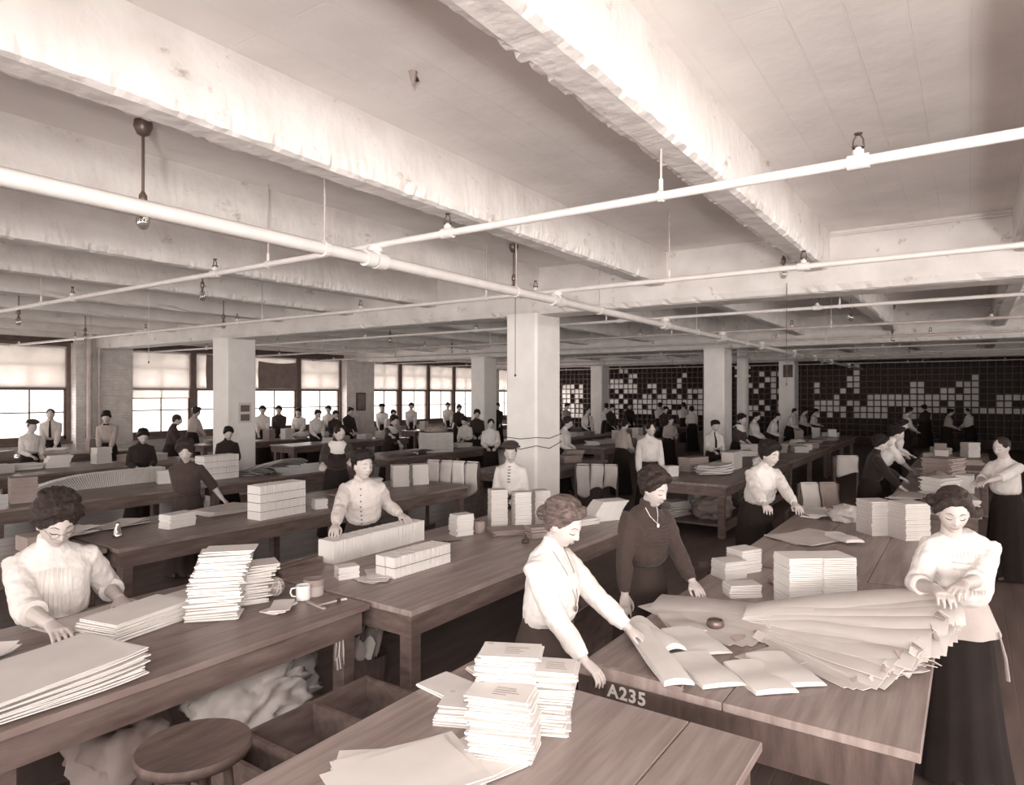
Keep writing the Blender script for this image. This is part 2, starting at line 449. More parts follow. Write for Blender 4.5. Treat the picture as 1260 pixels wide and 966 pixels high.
# far window wall (V = WALL_V): piers of painted brick, dado, lintel
WT = 0.35
far_bays = ((0.6, 7.32), (8.63, 15.68), (16.95, 23.35), (24.6, 29.7))
wl = MB().box(BACK_U - 0.3, WALL_U, WALL_V + 0.12, WALL_V + 0.5, 0, SILL).box(BACK_U - 0.3, WALL_U, WALL_V + 0.12, WALL_V + 0.5, HEAD, ZS)
struct(wl.build('wall_left', 'painted_brick'), 'painted brick wall under and over the tall windows', 'wall')
prev = BACK_U - 0.3
for i, (a, b) in enumerate(far_bays + ((WALL_U, WALL_U),)):
    if a - prev > 0.05:
        o = MB().box(prev, a, WALL_V - 0.12, WALL_V + 0.5, 0, ZS).build('wall_pier', 'painted_brick')
        struct(o, 'painted brick pier between the tall windows', 'wall pier', 'brick piers between windows')
    prev = b
for a, b in far_bays:
    bay((0, WALL_V + 0.14, 0), (1, 0, 0), (0, -1, 0), a, b, 4 if b - a > 6 else 3, far=1)
    struct(MB().box(a, b, WALL_V + 0.02, WALL_V + 0.13, HEAD - 0.02, HEAD + 0.22).build('trim_%d' % (len([1 for o in COL.objects if o.name.startswith('trim_')]) + 1), 'dark_wood'), 'dark wooden head board over the windows', 'trim')
# wall at the camera's side and wall behind the camera
side_bays = ((-5.8, 0.2), (0.9, 7.2), (8.7, 15.7))
back_bays = ((-6.2, -2.6), (-1.6, 4.4), (5.6, 11.6), (12.6, 17.0))
def plain_wall(name, bays, lo, hi, mk, label):
    w = MB(); prev = lo
    for a, b in bays:
        w.box(*mk(prev, a, 0, ZS)); w.box(*mk(a, b, 0, SILL)); w.box(*mk(a, b, HEAD, ZS)); prev = b
    w.box(*mk(prev, hi, 0, ZS))
    struct(w.build(name, 'painted_brick'), label, 'wall')
plain_wall('wall_right', side_bays, BACK_U - 0.3, WALL_U + 0.3, lambda a, b, z0, z1: (a, b, SIDE_V - 0.4, SIDE_V, z0, z1), 'painted brick wall with tall windows behind the packers')
plain_wall('wall_back', back_bays, SIDE_V - 0.4, WALL_V + 0.5, lambda a, b, z0, z1: (BACK_U - 0.4, BACK_U, a, b, z0, z1), 'painted brick wall with tall windows behind the camera')
for a, b in side_bays: bay((0, SIDE_V - 0.02, 0), (1, 0, 0), (0, 1, 0), a, b, 3, shade=False)
for a, b in back_bays: bay((BACK_U - 0.02, 0, 0), (0, 1, 0), (1, 0, 0), a, b, 3 if b - a > 5 else 2, shade=False)
# pigeonhole wall
struct(MB().box(WALL_U, WALL_U + 0.3, SIDE_V - 0.3, WALL_V + 0.5, 0, ZS).build('wall_front', 'dark_wall'), 'dark boarded wall behind the pigeonhole racks', 'wall')

# dark cloths pinned over the upper sashes of two windows
for a, w, z0, z1, lab in ((12.42, 1.36, 2.14, 2.98, 'dark brown cloth pinned across the upper window sash, sagging between its corners'), (10.75, 1.3, 2.10, 3.1, 'dark blind half hidden behind the white column in the window')):
    def fn(u, v, a=a, w=w, z0=z0, z1=z1):
        sag = 0.05 * math.sin(math.pi * u) * (1 if v > 0.5 else -0.4) * abs(v - 0.5) * 2
        return (a + w * (u + 0.03 * math.sin(3 * v) * (u - 0.5)), WALL_V + 0.10 + 0.008 * math.sin(9 * u + 3 * v), z0 + (z1 - z0) * v - sag)
    mb = MB(); n1, n2 = 14, 10; o0 = len(mb.v)
    for dy in (0, 0.004):
        for i in range(n1 + 1):
            for j in range(n2 + 1):
                p = fn(i / n1, j / n2); mb.v.append((p[0], p[1] + dy, p[2]))
    B = (n1 + 1) * (n2 + 1)
    for i in range(n1):
        for j in range(n2):
            q = i * (n2 + 1) + j
            mb.f.append((q, q + n2 + 1, q + n2 + 2, q + 1)); mb.f.append((q + B, q + 1 + B, q + n2 + 2 + B, q + n2 + 1 + B))
    tag(mb.build('window_cloth', 'paper_dark', smooth=True), lab, 'cloth')

# standpipes beside the pier
for i, (u, r_, lab) in enumerate(((7.56, 0.06, 'thick vertical steam pipe at the corner of the brick pier'), (7.78, 0.035, 'thin vertical pipe running up the brick pier beside the thick one'))):
    t = thing('standpipe', lab, 'pipe', (u, WALL_V - 0.24, 0))
    MB().tube([(0, 0, 0), (0, 0, ZS)], r_, 12).build('pipe', 'pipe_dull', t, True)
    for z in (0.5, 2.9): MB().tube([(0, 0, z), (0, 0, z + 0.06)], r_ * 1.35, 12).build('collar', 'pipe_dull', t)
t = thing('standpipe', 'round white standpipe rising behind the middle column', 'pipe', atd(914, 20.5))
MB().tube([(0, 0, 0), (0, 0, ZS - 0.3)], 0.17, 20).build('pipe', 'pipe_paint', t, True)
for z in (2.5, 2.75): MB().tube([(0, 0, z), (0, 0, z + 0.07)], 0.23, 20).build('flange', 'pipe_paint', t)

# ------------------------------------------------------------------ sprinkler pipes
ZM, VM = 2.95, 3.5          # main pipe height and line
ZBR = 3.05
BR_U = [3.40, 5.95, 8.9, 11.5, 14.1, 17.2, 19.8, 22.4, 26.0]
t = thing('sprinkler_main', 'thick white painted sprinkler main crossing the room under the beams', 'pipe', (0, VM, ZM))
MB().tube([(BACK_U, 0, 0), (29.5, 0, 0)], 0.042, 14).build('pipe', 'pipe_paint', t, True)
for u in BR_U:
    f = MB().tube([(u + 0.09 - 0.09, 0, 0), (u + 0.09, 0, 0)], 0.062, 14).tube([(u - 0.10, 0, 0), (u - 0.015, 0, 0)], 0.058, 14)
    f.build('coupling', 'pipe_paint', t, True)
    MB().tube([(u, 0, 0), (u, 0, ZBR - ZM)], 0.045, 12).tube([(u, 0, 0.055), (u, 0, 0.085)], 0.060, 12).build('riser_tee', 'pipe_paint', t, True)
for u in (2.95, 5.2, 6.9, 10.2, 13.0, 18.0, 21.0):
    MB().tube([(u, 0, 0), (u, 0, ZS - ZM)], 0.007, 6).build('hanger_rod', 'pipe_dull', t)
    MB().tube([(u - 0.015, 0, 0), (u + 0.015, 0, 0)], 0.052, 12).build('hanger_ring', 'pipe_paint', t)

_sp = (MB().lathe([(0.018, 0.0), (0.024, 0.0), (0.024, 0.022), (0.014, 0.028), (0.014, 0.042)], 10).mesh('sprinkler_body', 'pipe_paint'),
       MB().tube([(0, 0.022, 0.04), (0, 0.02, 0.07), (0, 0.006, 0.095)], 0.004, 6).tube([(0, -0.022, 0.04), (0, -0.02, 0.07), (0, -0.006, 0.095)], 0.004, 6)
       .lathe([(0.026, 0.034), (0.028, 0.04), (0.012, 0.046)], 10).lathe([(0.004, 0.09), (0.018, 0.096), (0.018, 0.101), (0.004, 0.104)], 10).mesh('sprinkler_yoke', 'dark_metal'))
names = ['first', 'second', 'third', 'fourth', 'fifth', 'sixth', 'seventh', 'eighth', 'ninth', 'tenth']
for i, u in enumerate(BR_U, 1):
    rr = 0.024 if i < 3 else 0.022
    lab = {0: 'white sprinkler branch pipe overhead behind the camera', 1: 'white sprinkler branch pipe crossing the picture nearest overhead', 2: 'white sprinkler branch pipe running just before the near girder',
           3: 'sprinkler branch pipe just beyond the near girder'}.get(i, 'distant sprinkler branch pipe, %s from the near girder' % names[i - 3])
    t = thing('sprinkler_branch', lab, 'pipe', (u, 0, ZBR), group='sprinkler branch pipes')
    MB().tube([(0, SIDE_V, 0), (0, WALL_V - 0.3, 0)], rr, 12).build('pipe', 'pipe_paint' if i < 4 else 'pipe_dull', t, True)
    off = {1: 0.45, 2: 2.30}.get(i, (i * 0.83) % 2.4)
    v = -6.4 + off
    heads = []
    while v < WALL_V - 0.6:
        heads.append(v); v += 2.62
    if i == 1: heads = [-4.6, 0.42, 2.83, 5.47, 8.2, 10.9, 13.5, 16.1]
    for v in heads:
        MB().tube([(0, v - 0.045, 0), (0, v + 0.045, 0)], rr * 1.45, 10).build('tee', 'pipe_paint' if i < 4 else 'pipe_dull', t, True)
        b = link('sprinkler_head', _sp[0], t); b.location = (0, v, rr * 1.2)
        y = link('yoke', _sp[1], b)
    for v in ([1.36, 4.72, 9.0, 14.0] if i == 1 else [1.3 + (i % 3) * 0.5, 4.4, 8.4 + (i % 2), 13.6]):
        MB().tube([(0, v, 0), (0, v, (ZB if i == 1 and v < 2 else ZS) - ZBR)], 0.006, 6).build('hanger_rod', 'pipe_dull', t)
        MB().tube([(0, v - 0.012, 0), (0, v + 0.012, 0)], rr * 1.35, 10).tube([(0, v, 0.02), (0, v, 0.09)], 0.012, 8).build('hanger_ring', 'pipe_paint', t)
t = thing('conduit', 'thin electrical conduit along the top of the near girder', 'conduit', (7.68, 0, ZS - 0.05))
MB().tube([(0, SIDE_V, 0), (0, 1.72, 0)], 0.014, 8).build('tube', 'pipe_paint', t, True)
MB().box(-0.03, 0.03, 1.68, 1.76, -0.04, 0.04).build('junction_box', 'pipe_dull', t)

# ------------------------------------------------------------------ hanging lamps
_bulb = MB().lathe([(0.004, -0.165), (0.022, -0.16), (0.036, -0.14), (0.041, -0.115), (0.038, -0.085), (0.026, -0.05), (0.018, -0.03), (0.017, 0.0)], 16).mesh('bulb', 'clear_glass', True)
_fil = MB().tube([(0.01, 0, -0.04), (0.014, 0.003, -0.12), (0.004, -0.004, -0.06), (-0.006, 0.004, -0.12), (-0.012, 0, -0.04)], 0.0025, 5).lathe([(0.006, -0.06), (0.008, -0.03), (0.008, 0)], 6).mesh('filament', 'dark_metal')
_sock = MB().lathe([(0.019, -0.005), (0.024, 0.0), (0.024, 0.05), (0.016, 0.062), (0.010, 0.075)], 14).tube([(0.024, 0, 0.02), (0.04, 0, 0.015), (0.04, 0, 0.0)], 0.004, 6).mesh('socket', 'brass', True)
_cup = MB().lathe([(0.006, -0.10), (0.035, -0.085), (0.055, -0.04), (0.05, 0.0)], 16).mesh('canopy', 'brass', True)
def lamp(p, ztop, zbot, label, rod=True):
    t = thing('pendant_lamp', label, 'lamp', (p.x, p.y, ztop), rnd.uniform(0, 6), 'bare bulb pendant lamps')
    hb = zbot - ztop + 0.165
    link('canopy', _cup, t)
    MB().tube([(0, 0, -0.09), (0, 0, hb + 0.07)], 0.009 if rod else 0.005, 8).build('rod', 'brass' if rod else 'cord_dark', t)
    s = link('socket', _sock, t); s.location = (0, 0, hb)
    b = link('bulb', _bulb, t); b.location = (0, 0, hb)
    link('filament', _fil, b)
    return t
lamp(atd(176, 4.19), ZS, 3.02, 'pendant lamp with long brass rod and clear bulb, nearest overhead')
lamp(atd(632, 7.65), ZS, 3.12, 'pendant lamp hanging just before the big white column')
lamp(atd(249, 8.0), ZS, 3.10, 'bare bulb hanging between the beams beside the white column')
lamp(atd(23, 9.8), ZS, 2.99, 'bare bulb hanging close to the left edge of the picture')
lamp(atd(105, 12.6), ZS, 3.0, 'bare bulb hanging before the vertical pipes of the brick pier')
lamp(atd(275, 10.6), ZS, 3.02, 'bare bulb hanging at the top of the column by the windows')
lamp(atd(964, 7.15), ZS - 0.05, 3.22, 'large clear bulb hanging from the conduit by the near girder')
lamp(atd(1047, 9.2), ZS, 2.99, 'large clear bulb hanging beyond the near girder')
lamp(atd(1098, 12.9), ZS, 3.0, 'bare bulb hanging deep in the room over the packing tables')
lamp(atd(480, 13.3), ZS, 3.0, 'small bare bulb hanging before the middle windows', False)
lamp(atd(556, 16.5), ZS, 3.0, 'tiny bare bulb hanging near the middle windows and the far column', False)
lamp(atd(1119, 16.5), ZS, 3.0, 'tiny bare bulb hanging toward the pigeonhole wall', False)
for p, z0, z1, lab in ((atd(183, 9.0), ZS, 2.42, 'thin pull cord hanging before the windows with a small knob'), (atd(634, 7.4), ZS, 2.2, 'dark pull cord hanging beside the big white column'),
                       (atd(968, 7.3), 3.2, 2.1, 'thin pull cord hanging below the large bulb by the girder')):
    t = thing('pull_cord', lab, 'cord', (p.x, p.y, z0))
    MB().tube([(0, 0, 0), (0.004, 0.002, (z1 - z0) / 2), (0, 0, z1 - z0)], 0.0035, 5).build('cord', 'cord_light' if p.x < 7 and p.y > 6 else 'cord_dark', t)
    MB().ell((0, 0, z1 - z0), (0.012, 0.012, 0.016), nu=8, nv=6).build('knob', 'dark_wood', t)
# strings tied round the big column
for k, (z, dz, lab) in enumerate(((1.40, -0.02, 'upper string tied loosely around the big white column'), (1.29, -0.05, 'lower sagging string tied around the big white column'))):
    u, v = GIRD_U[1], COL_V[1]; X, Y = 0.337, 0.262
    pts = [(u - X, v + Y, z), (u - X, v, z + dz), (u - X, v - Y, z + 0.01), (u, v - Y, z + dz), (u + X, v - Y, z + 0.03), (u + X, v + Y, z + 0.02), (u - X, v + Y, z)]
    tag(MB().tube(pts, 0.005, 5).build('string_tie', 'cord_dark'), lab, 'string')
# notices on columns and piers
for px, d, w, h, z, m, lab in ((452, 21.5, 0.42, 0.62, 1.72, 'paper_dark', 'small framed picture hanging on the brick pier'), (971, 23.1, 0.30, 0.42, 2.75, 'dark_metal', 'small dark box on the far column')):
    p = atd(px, d, z); t = thing('notice', lab, 'picture', p, R(34.3 + 90 - 34.3))
    t.rotation_euler = (0, 0, 0) if px == 452 else (0, 0, R(90))
    if px == 452: t.location = (16.3, WALL_V - 0.14, z)
    else: t.location = (GIRD_U[3] - 0.34, COL_V[1] - 0.05, z)
    MB().box(-w / 2, w / 2, -0.015, 0.015, -h / 2, h / 2).build('frame', 'dark_wood', t)
    MB().box(-w / 2 + 0.05, w / 2 - 0.05, -0.02, 0.0, -h / 2 + 0.05, h / 2 - 0.05).build('sheet', m, t)
t = thing('notice', 'small printed notice on the column by the windows', 'notice', (GIRD_U[1] + 0.06, COL_V[2] - 0.262, 1.62))
MB().box(-0.14, 0.14, -0.004, 0.004, -0.20, 0.20).build('sheet', 'paper_tan', t)
MB().box(-0.10, 0.10, -0.006, 0.0, 0.02, 0.15).build('printed_block', 'ink', t)
MB().box(-0.10, 0.10, -0.006, 0.0, -0.16, -0.03).build('printed_block', 'ink', t)

# ------------------------------------------------------------------ pigeonhole racks on the end wall
CELL = 0.242
RZ0 = 0.30; ROWS = 12
FRONT_U = WALL_U - 0.34
rack_no = 0
def px_of(p):
    f = p.dot(FW); return 630 + FPX * p.dot(RT) / f, 484 + FPX * (CH - p.z) / f
fill = [(690, 716, 470, .55), (717, 742, 600, 0), (742, 752, 467, .5), (752, 770, 455, .42), (770, 784, 462, .5), (784, 792, 484, .5), (792, 826, 469, .45), (826, 846, 460, .4),
        (846, 868, 478, .6), (868, 912, 600, 0), (912, 930, 470, .4), (930, 960, 458, .30), (985, 1003, 600, 0), (1003, 1018, 466, .3), (1018, 1040, 478, .45), (1040, 1056, 450, .4),
        (1056, 1080, 481, .6), (1080, 1118, 482, .5), (1118, 1136, 466, .75), (1136, 1154, 481, .85), (1154, 1172, 474, .7), (1172, 1206, 457, .72), (1206, 1222, 500, .6), (1222, 1262, 483, .6)]
stack_mesh = None
white_n = 0
racks = []
V0R, NR, PER = -2.2, 9, 9
_pp = [MB().box(0, 0.20, -CELL * 0.40, CELL * 0.40, 0, CELL * 0.80).mesh('paper_bundle', 'paper_white'),
       MB().box(0.02, 0.20, -CELL * 0.40, CELL * 0.38, 0, CELL * 0.76).mesh('paper_bundle', 'paper_cream')]
rank = ['nearest the right edge', 'second from the right edge', 'third from the right edge', 'fourth from the right edge', 'at the middle', 'fourth from the windows', 'third from the windows', 'second from the windows', 'closest to the windows']
ORD = ['first', 'second', 'third', 'fourth', 'fifth', 'sixth', 'seventh', 'eighth', 'ninth', 'tenth', 'eleventh', 'twelfth']
q = random.Random(5)
for k in range(NR):
    v0 = V0R + k * PER * CELL
    t = thing('pigeonhole_rack', 'dark wooden pigeonhole rack on the end wall, ' + rank[k], 'rack', (FRONT_U, v0, 0), 0, 'pigeonhole racks along the end wall')
    W = PER * CELL
    MB().box(0.30, 0.33, 0.001, W - 0.001, RZ0, RZ0 + ROWS * CELL).build('back_panel', 'rack_wood', t)
    up = MB(); sh = MB()
    for i in range(PER + 1):
        up.box(0, 0.30, max(0.0005, i * CELL - 0.011), min(W - 0.0005, i * CELL + 0.011), RZ0, RZ0 + ROWS * CELL)
    for j in range(ROWS + 1):
        sh.box(0, 0.30, 0.001, W - 0.001, RZ0 + j * CELL - 0.011, RZ0 + j * CELL + 0.011)
    up.build('uprights', 'crate_wood', t); sh.build('shelves', 'crate_wood', t)
    MB().box(0, 0.30, 0.001, W - 0.001, 0, RZ0 - 0.012).build('plinth', 'rack_wood', t)
    for i in range(PER):
        for j in range(ROWS):
            p = Vector((FRONT_U, v0 + (i + 0.5) * CELL, RZ0 + (j + 0.5) * CELL))
            px, py = px_of(p)
            for a, b, y0, pr in fill:
                if a <= px < b and py > y0 and py < 512:
                    pr2 = pr if py < 488 else min(0.9, pr + 0.3)
                    if q.random() < pr2 and white_n < 296:
                        o = link('paper_bundle', _pp[0 if q.random() < 0.75 else 1])
                        o.location = (FRONT_U + 0.005 + q.random() * 0.03, p.y, p.z - CELL / 2 + 0.0115)
                        tag(o, 'pale bundle, rack %s, %s shelf down, %s hole from left' % (rank[k], ORD[ROWS - 1 - j], ORD[PER - 1 - i]), 'paper', 'paper bundles in the pigeonholes'); white_n += 1
# ------------------------------------------------------------------ work tables
TZ = 0.75
def table(u0, u1, v0, v1, label, boards=3, top='table_wood', shelf=None, mid=False, apron='apron_wood', widths=None):
    t = thing('work_table', label, 'table', (u0, v0, 0), 0, 'long wooden work tables')
    L, W = u1 - u0, v1 - v0
    ws = widths or [W / boards] * boards
    y = 0
    for w in ws:
        bevel(MB().box(0, L, y + 0.0015, y + w - 0.0015, TZ - 0.036, TZ).build('top_board', top, t), 0.004); y += w
    ins = 0.035; az0, az1 = TZ - 0.17, TZ - 0.0365
    MB().box(ins, L - ins, ins, ins + 0.028, az0, az1).build('apron', apron, t)
    MB().box(ins, L - ins, W - ins - 0.028, W - ins, az0, az1).build('apron', apron, t)
    MB().box(ins, ins + 0.028, ins + 0.028, W - ins - 0.028, az0, az1).build('apron', apron, t)
    MB().box(L - ins - 0.028, L - ins, ins + 0.028, W - ins - 0.028, az0, az1).build('apron', apron, t)
    xs = [ins + 0.075, L - ins - 0.075] + ([L / 2] if L > 3.2 or mid else [])
    for x in xs:
        for yy in (ins + 0.075, W - ins - 0.075):
            bevel(MB().box(x - 0.046, x + 0.046, yy - 0.046, yy + 0.046, 0, az1).build('leg', apron, t), 0.006)
    if shelf:
        MB().box(ins + 0.03, L - ins - 0.03, 0.06, W - 0.06, shelf, shelf + 0.03).build('low_shelf', apron, t)
        MB().box(ins + 0.03, L - ins - 0.03, 0.05, 0.08, shelf - 0.06, shelf + 0.07).build('shelf_lip', apron, t)
    return t
T = {}
T['F'] = table(-0.9, 2.50, 0.615, 1.93, 'pale worn work table at the bottom of the picture, one dark joint in its boards', widths=[0.27, 0.52, 0.525], top='table_wood_light')
T['R'] = table(2.72, 5.0, 0.14, 1.50, 'work table with a stencilled number, strewn with brown paper bags and packets', top='table_wood_light', widths=[0.69, 0.67])
T['R2'] = table(5.04, 7.8, 0.10, 1.50, 'work table joined behind the numbered one, holding two tall square stacks', top='table_wood_light')
T['R3'] = table(8.35, 12.3, -0.10, 0.80, 'work table where two women reach across heaps of paper')
T['R4'] = table(13.2, 17.2, -0.3, 0.85, 'dim work table deep on the right, beyond the reaching women')
T['TL'] = table(-0.8, 2.83, 2.95, 4.25, 'dark work table with a mug, a tin and a tall leaning pile', top='table_wood', widths=[0.45, 0.42, 0.43])
T['M'] = table(2.86, 6.6, 2.65, 4.10, 'long work table carrying two long rows of white envelopes', top='table_wood_light')
T['N1'] = table(2.67, 7.28, 5.65, 6.9, 'work table in the second row with a glass flask and bundled envelopes')
T['N0'] = table(-1.2, 2.64, 5.75, 6.9, 'work table in the second row, mostly hidden by the woman in spectacles')
T['O1'] = table(0.5, 5.25, 8.6, 9.9, 'work table with a long fanned row of upright envelopes', boards=3)
T['O2'] = table(5.3, 8.4, 8.6, 9.8, 'work table holding a rounded heap of big paper sheets')
T['O3'] = table(9.3, 12.7, 9.2, 10.4, 'work table with a big square basketlike bale near the middle windows')
T['P4'] = table(2.4, 7.3, 11.9, 13.1, 'work table in the fourth row below the leftmost window')
T['P5'] = table(10.2, 14.2, 13.2, 14.1, 'work table whose bare corner faces the camera below the cloth hung window')
T['W1'] = table(2.8, 7.6, 15.3, 16.2, 'work table standing below the leftmost windows')
T['W2'] = table(9.2, 14.6, 15.3, 16.0, 'work table standing below the cloth hung window, people behind it')
T['W3'] = table(16.6, 22.5, 15.2, 15.9, 'work table standing below the farther group of windows')
T['O4'] = table(14.6, 18.8, 9.0, 10.2, 'work table far behind the big white column')
T['Q1'] = table(9.2, 13.2, 2.73, 3.92, 'work table with a free standing leg and paper heaps on its low shelf', shelf=0.16)
T['Q2'] = table(13.35, 17.5, 2.73, 4.0, 'second work table of the row running back past the middle column')
T['Q3'] = table(17.7, 21.7, 2.73, 4.0, 'third work table of the row running back past the middle column')
T['S1'] = table(8.75, 11.4, 5.6, 6.8, 'work table just behind the big white column')
T['S2'] = table(14.0, 18.0, 6.95, 8.0, 'work table behind the standing woman in white, toward the pigeonholes')
T['S3'] = table(19.5, 24.5, 8.6, 9.7, 'far work table close to the pigeonholes and the slim far column')
TR = {k: (o.location.x, o.location.y) for k, o in T.items()}
# lip along the end of the numbered table and its stencilled number
MB().box(0.0, 0.03, 0.86, 1.38, TZ, TZ + 0.022).build('end_lip', 'table_wood_light', T['R'])
MB().box(0.003, 0.030, 0.03, 1.35, TZ - 0.20, TZ - 0.0365).build('number_board', 'dark_wood', T['R'])
cu = bpy.data.curves.new('stencil_number', 'FONT'); cu.body = 'A235'; cu.size = 0.078; cu.extrude = 0.0006; cu.space_character = 1.12; cu.offset = 0.0022
_fo = bpy.data.objects.new('stencil_number', cu); COL.objects.link(_fo)
_fm = bpy.data.meshes.new_from_object(_fo.evaluated_get(bpy.context.evaluated_depsgraph_get()))
bpy.data.objects.remove(_fo); _fm.materials.clear(); _fm.materials.append(MATS['paper_white'])
so = link('stencil_number', _fm, T['R'])
so.location = (0.0018, 1.20, TZ - 0.100); so.rotation_euler = (R(90), 0, R(-90))
so['label'] = 'white stencilled number A235'
for k in range(3): MB().box(0.02 + 0.10 * k, 0.07 + 0.10 * k, 1.30, 1.62 + 0.05 * (k % 2), TZ - 0.085 - 0.05 * k, TZ - 0.04 - 0.05 * k).build('side_runner', 'dark_wood', T['R2'])
# round knobs / bolts on the end of the mug table
for y in (0.10, 0.16):
    MB().ell((3.60, y, TZ - 0.10), (0.012, 0.018, 0.018), nu=8, nv=6).build('bolt_head', 'dark_metal', T['TL'])

# ------------------------------------------------------------------ paper goods
_lay = {}
def layer_mesh(L, W, t, m):
    k = (round(L, 3), round(W, 3), round(t, 4), m)
    if k not in _lay:
        _lay[k] = MB().box(-L / 2, L / 2, -W / 2, W / 2, 0, t).mesh('booklet', m)
    return _lay[k]
def stack(label, x, y, ang, L, W, n, t, m='paper_white', jit=0.006, rot=2.0, drift=(0, 0), z=TZ, parts=True, part='booklet', name='paper_stack', cat='paper stack', top=None, group=None):
    q = random.Random(hash((round(x * 100), round(y * 100), n)) % 9999)
    r = thing(name, label, cat, (x, y, z + 0.0008), R(ang), group)
    mb = MB()
    for i in range(n):
        f = i / max(1, n - 1)
        dx, dy = drift[0] * f * f + q.uniform(-jit, jit), drift[1] * f * f + q.uniform(-jit, jit)
        a = R(q.uniform(-rot, rot))
        if parts:
            o = link(part, layer_mesh(L, W, t * 0.84, m), r); o.location = (dx, dy, i * t); o.rotation_euler = (0, 0, a)
        else:
            M = Matrix.Translation((dx, dy, i * t + t * 0.42)) @ Matrix.Rotation(a, 4, 'Z')
            mb.boxm(M, L, W, t * 0.84)
    if not parts:
        COL.objects.unlink(r); bpy.data.objects.remove(r)
        o = mb.build(name, m); o.location = (x, y, z + 0.0008); o.rotation_euler = (0, 0, R(ang))
        return tag(o, label, cat, group)
    return r
def upright_row(label, x, y, ang, L, W, H, n, m='paper_white', z=TZ, tilt=None, string=False, name='envelope_row', cat='envelopes', box=False, group=None):
    """n envelopes standing on edge along the local x axis"""
    q = random.Random(int(x * 1000) + n)
    r = thing(name, label, cat, (x, y, z + 0.001), R(ang), group)
    t = L / n
    th_ = t * (0.24 if tilt else 0.42)
    me = MB().box(-th_, th_, -W / 2, W / 2, 0, H).mesh('envelope', m)
    for i in range(n):
        o = link('envelope', me, r)
        a = tilt(i / (n - 1)) if tilt else q.uniform(-1.0, 1.0)
        o.location = (-L / 2 + t * (i + 0.5), q.uniform(-0.003, 0.003), 0); o.rotation_euler = (0, R(a), 0)
        o.scale = (1, 1, 1 + q.uniform(-0.012, 0.012))
    if string:
        for f in ((0.5,) if string == 1 else (0.32, 0.68)):
            h = H * f; e = 0.003
            MB().tube([(-L / 2 - e, -W / 2 - e, h), (L / 2 + e, -W / 2 - e, h), (L / 2 + e, W / 2 + e, h), (-L / 2 - e, W / 2 + e, h), (-L / 2 - e, -W / 2 - e, h)], 0.002, 5).build('string', 'cord_dark', r)
    return r
def sheets(label, x, y, ang, L, W, n, t=0.004, m='paper_cream', fan=0.0, jit=0.01, curl=0.02, z=TZ, name='sheet_pile', cat='paper', sag=0.0, group=None, parts=True, rough=0.0):
    q = random.Random(int(x * 777) + n)
    r = thing(name, label, cat, (x, y, z + 0.001), R(ang), group)
    c1, c2 = q.uniform(0.3, 1), q.uniform(0.3, 1)
    mes = []
    for k in range(min(n, 4)):
        p1, p2, p3 = q.uniform(0, 6), q.uniform(0, 6), q.uniform(0.4, 1.0)
        def fn(u, v):
            cz = curl * p3 * (c1 * max(0, u - 0.6) ** 2 * 4 + c2 * max(0, 0.35 - v) ** 2 * 4) + curl * 0.12 * (1 + math.sin(4 * u + p1) * math.sin(3 * v + p2)) + rough * math.sin(9 * u + p1 + 2 * v) * math.sin(7 * v + p2)
            return ((u - 0.5) * L, (v - 0.5) * W, cz + t * 0.8)
        mes.append(MB().sheet(fn, 10, 7, t * 0.8).mesh('sheet', m, True))
    for i in range(n):
        f = (i / max(1, n - 1) - 0.5)
        o = link('sheet', mes[i % len(mes)], r)
        o.location = (q.uniform(-jit, jit), q.uniform(-jit, jit), i * t); o.rotation_euler = (0, 0, R(fan * f + q.uniform(-1.5, 1.5)))
    return r
def fan_pile(label, px, py, a0, a1, n, L0, L1, w0, w1, zl, zr, m='paper_tan', z=TZ, flaps=True, name='bag_pile', cat='paper bags', flat0=0.0):
    """paper bags fanned about their closed ends, open ends rising and shingled"""
    r = thing(name, label, cat, (px, py, z + 0.001), 0)
    q = random.Random(int(px * 991) + n)
    for i in range(n):
        f = i / (n - 1)
        L = L0 + (L1 - L0) * f + q.uniform(-0.025, 0.025); a = R(a0 + (a1 - a0) * f + q.uniform(-0.8, 0.8))
        zl_, zr_ = zl * f, zr * f ** 0.85
        ph = q.uniform(0, 6)
        def fn(u, v):
            w = w0 + (w1 - w0) * min(1, u * 1.35)
            x = u * L + (0.016 * abs(((v * 4 + ph) % 2) - 1) if u > 0.99 else 0)
            y = (v - 0.5) * w
            zz = zl_ + (zr_ - zl_) * (u ** 0.8) + 0.010 * u * math.sin(3.1 * v * 2 + ph) + 0.006 * math.sin(7 * u + ph) * u
            zz -= (abs(v - 0.5) * 2) ** 3 * (0.02 + zr_ * 0.16) * (0.4 + u) 
            zz = max(zz, 0.006 + 0.0005 * i)
            return (x, y, zz)
        mb = MB().sheet(fn, 12, 8, 0.0035)
        o = mb.build('paper_bag', m, r, True); o.rotation_euler = (0, 0, a)
        if flaps and i % 2 == 0:
            for s in (-1, 1):
                fl = MB()
                y0 = s * w1 * 0.22
                b = fn(0.97, 0.5 + s * 0.22); 
                M = Matrix.Translation((b[0] + 0.01, b[1], b[2] + 0.004)) @ Matrix.Rotation(R(q.uniform(15, 50)), 4, 'Y') @ Matrix.Rotation(R(q.uniform(-25, 25)), 4, 'Z')
                fl.boxm(M, 0.045, w1 * 0.22, 0.004)
                e = fl.build('folded_end', 'paper_tan' if i % 4 else 'paper_brown', r); e.rotation_euler = (0, 0, a)
    return r
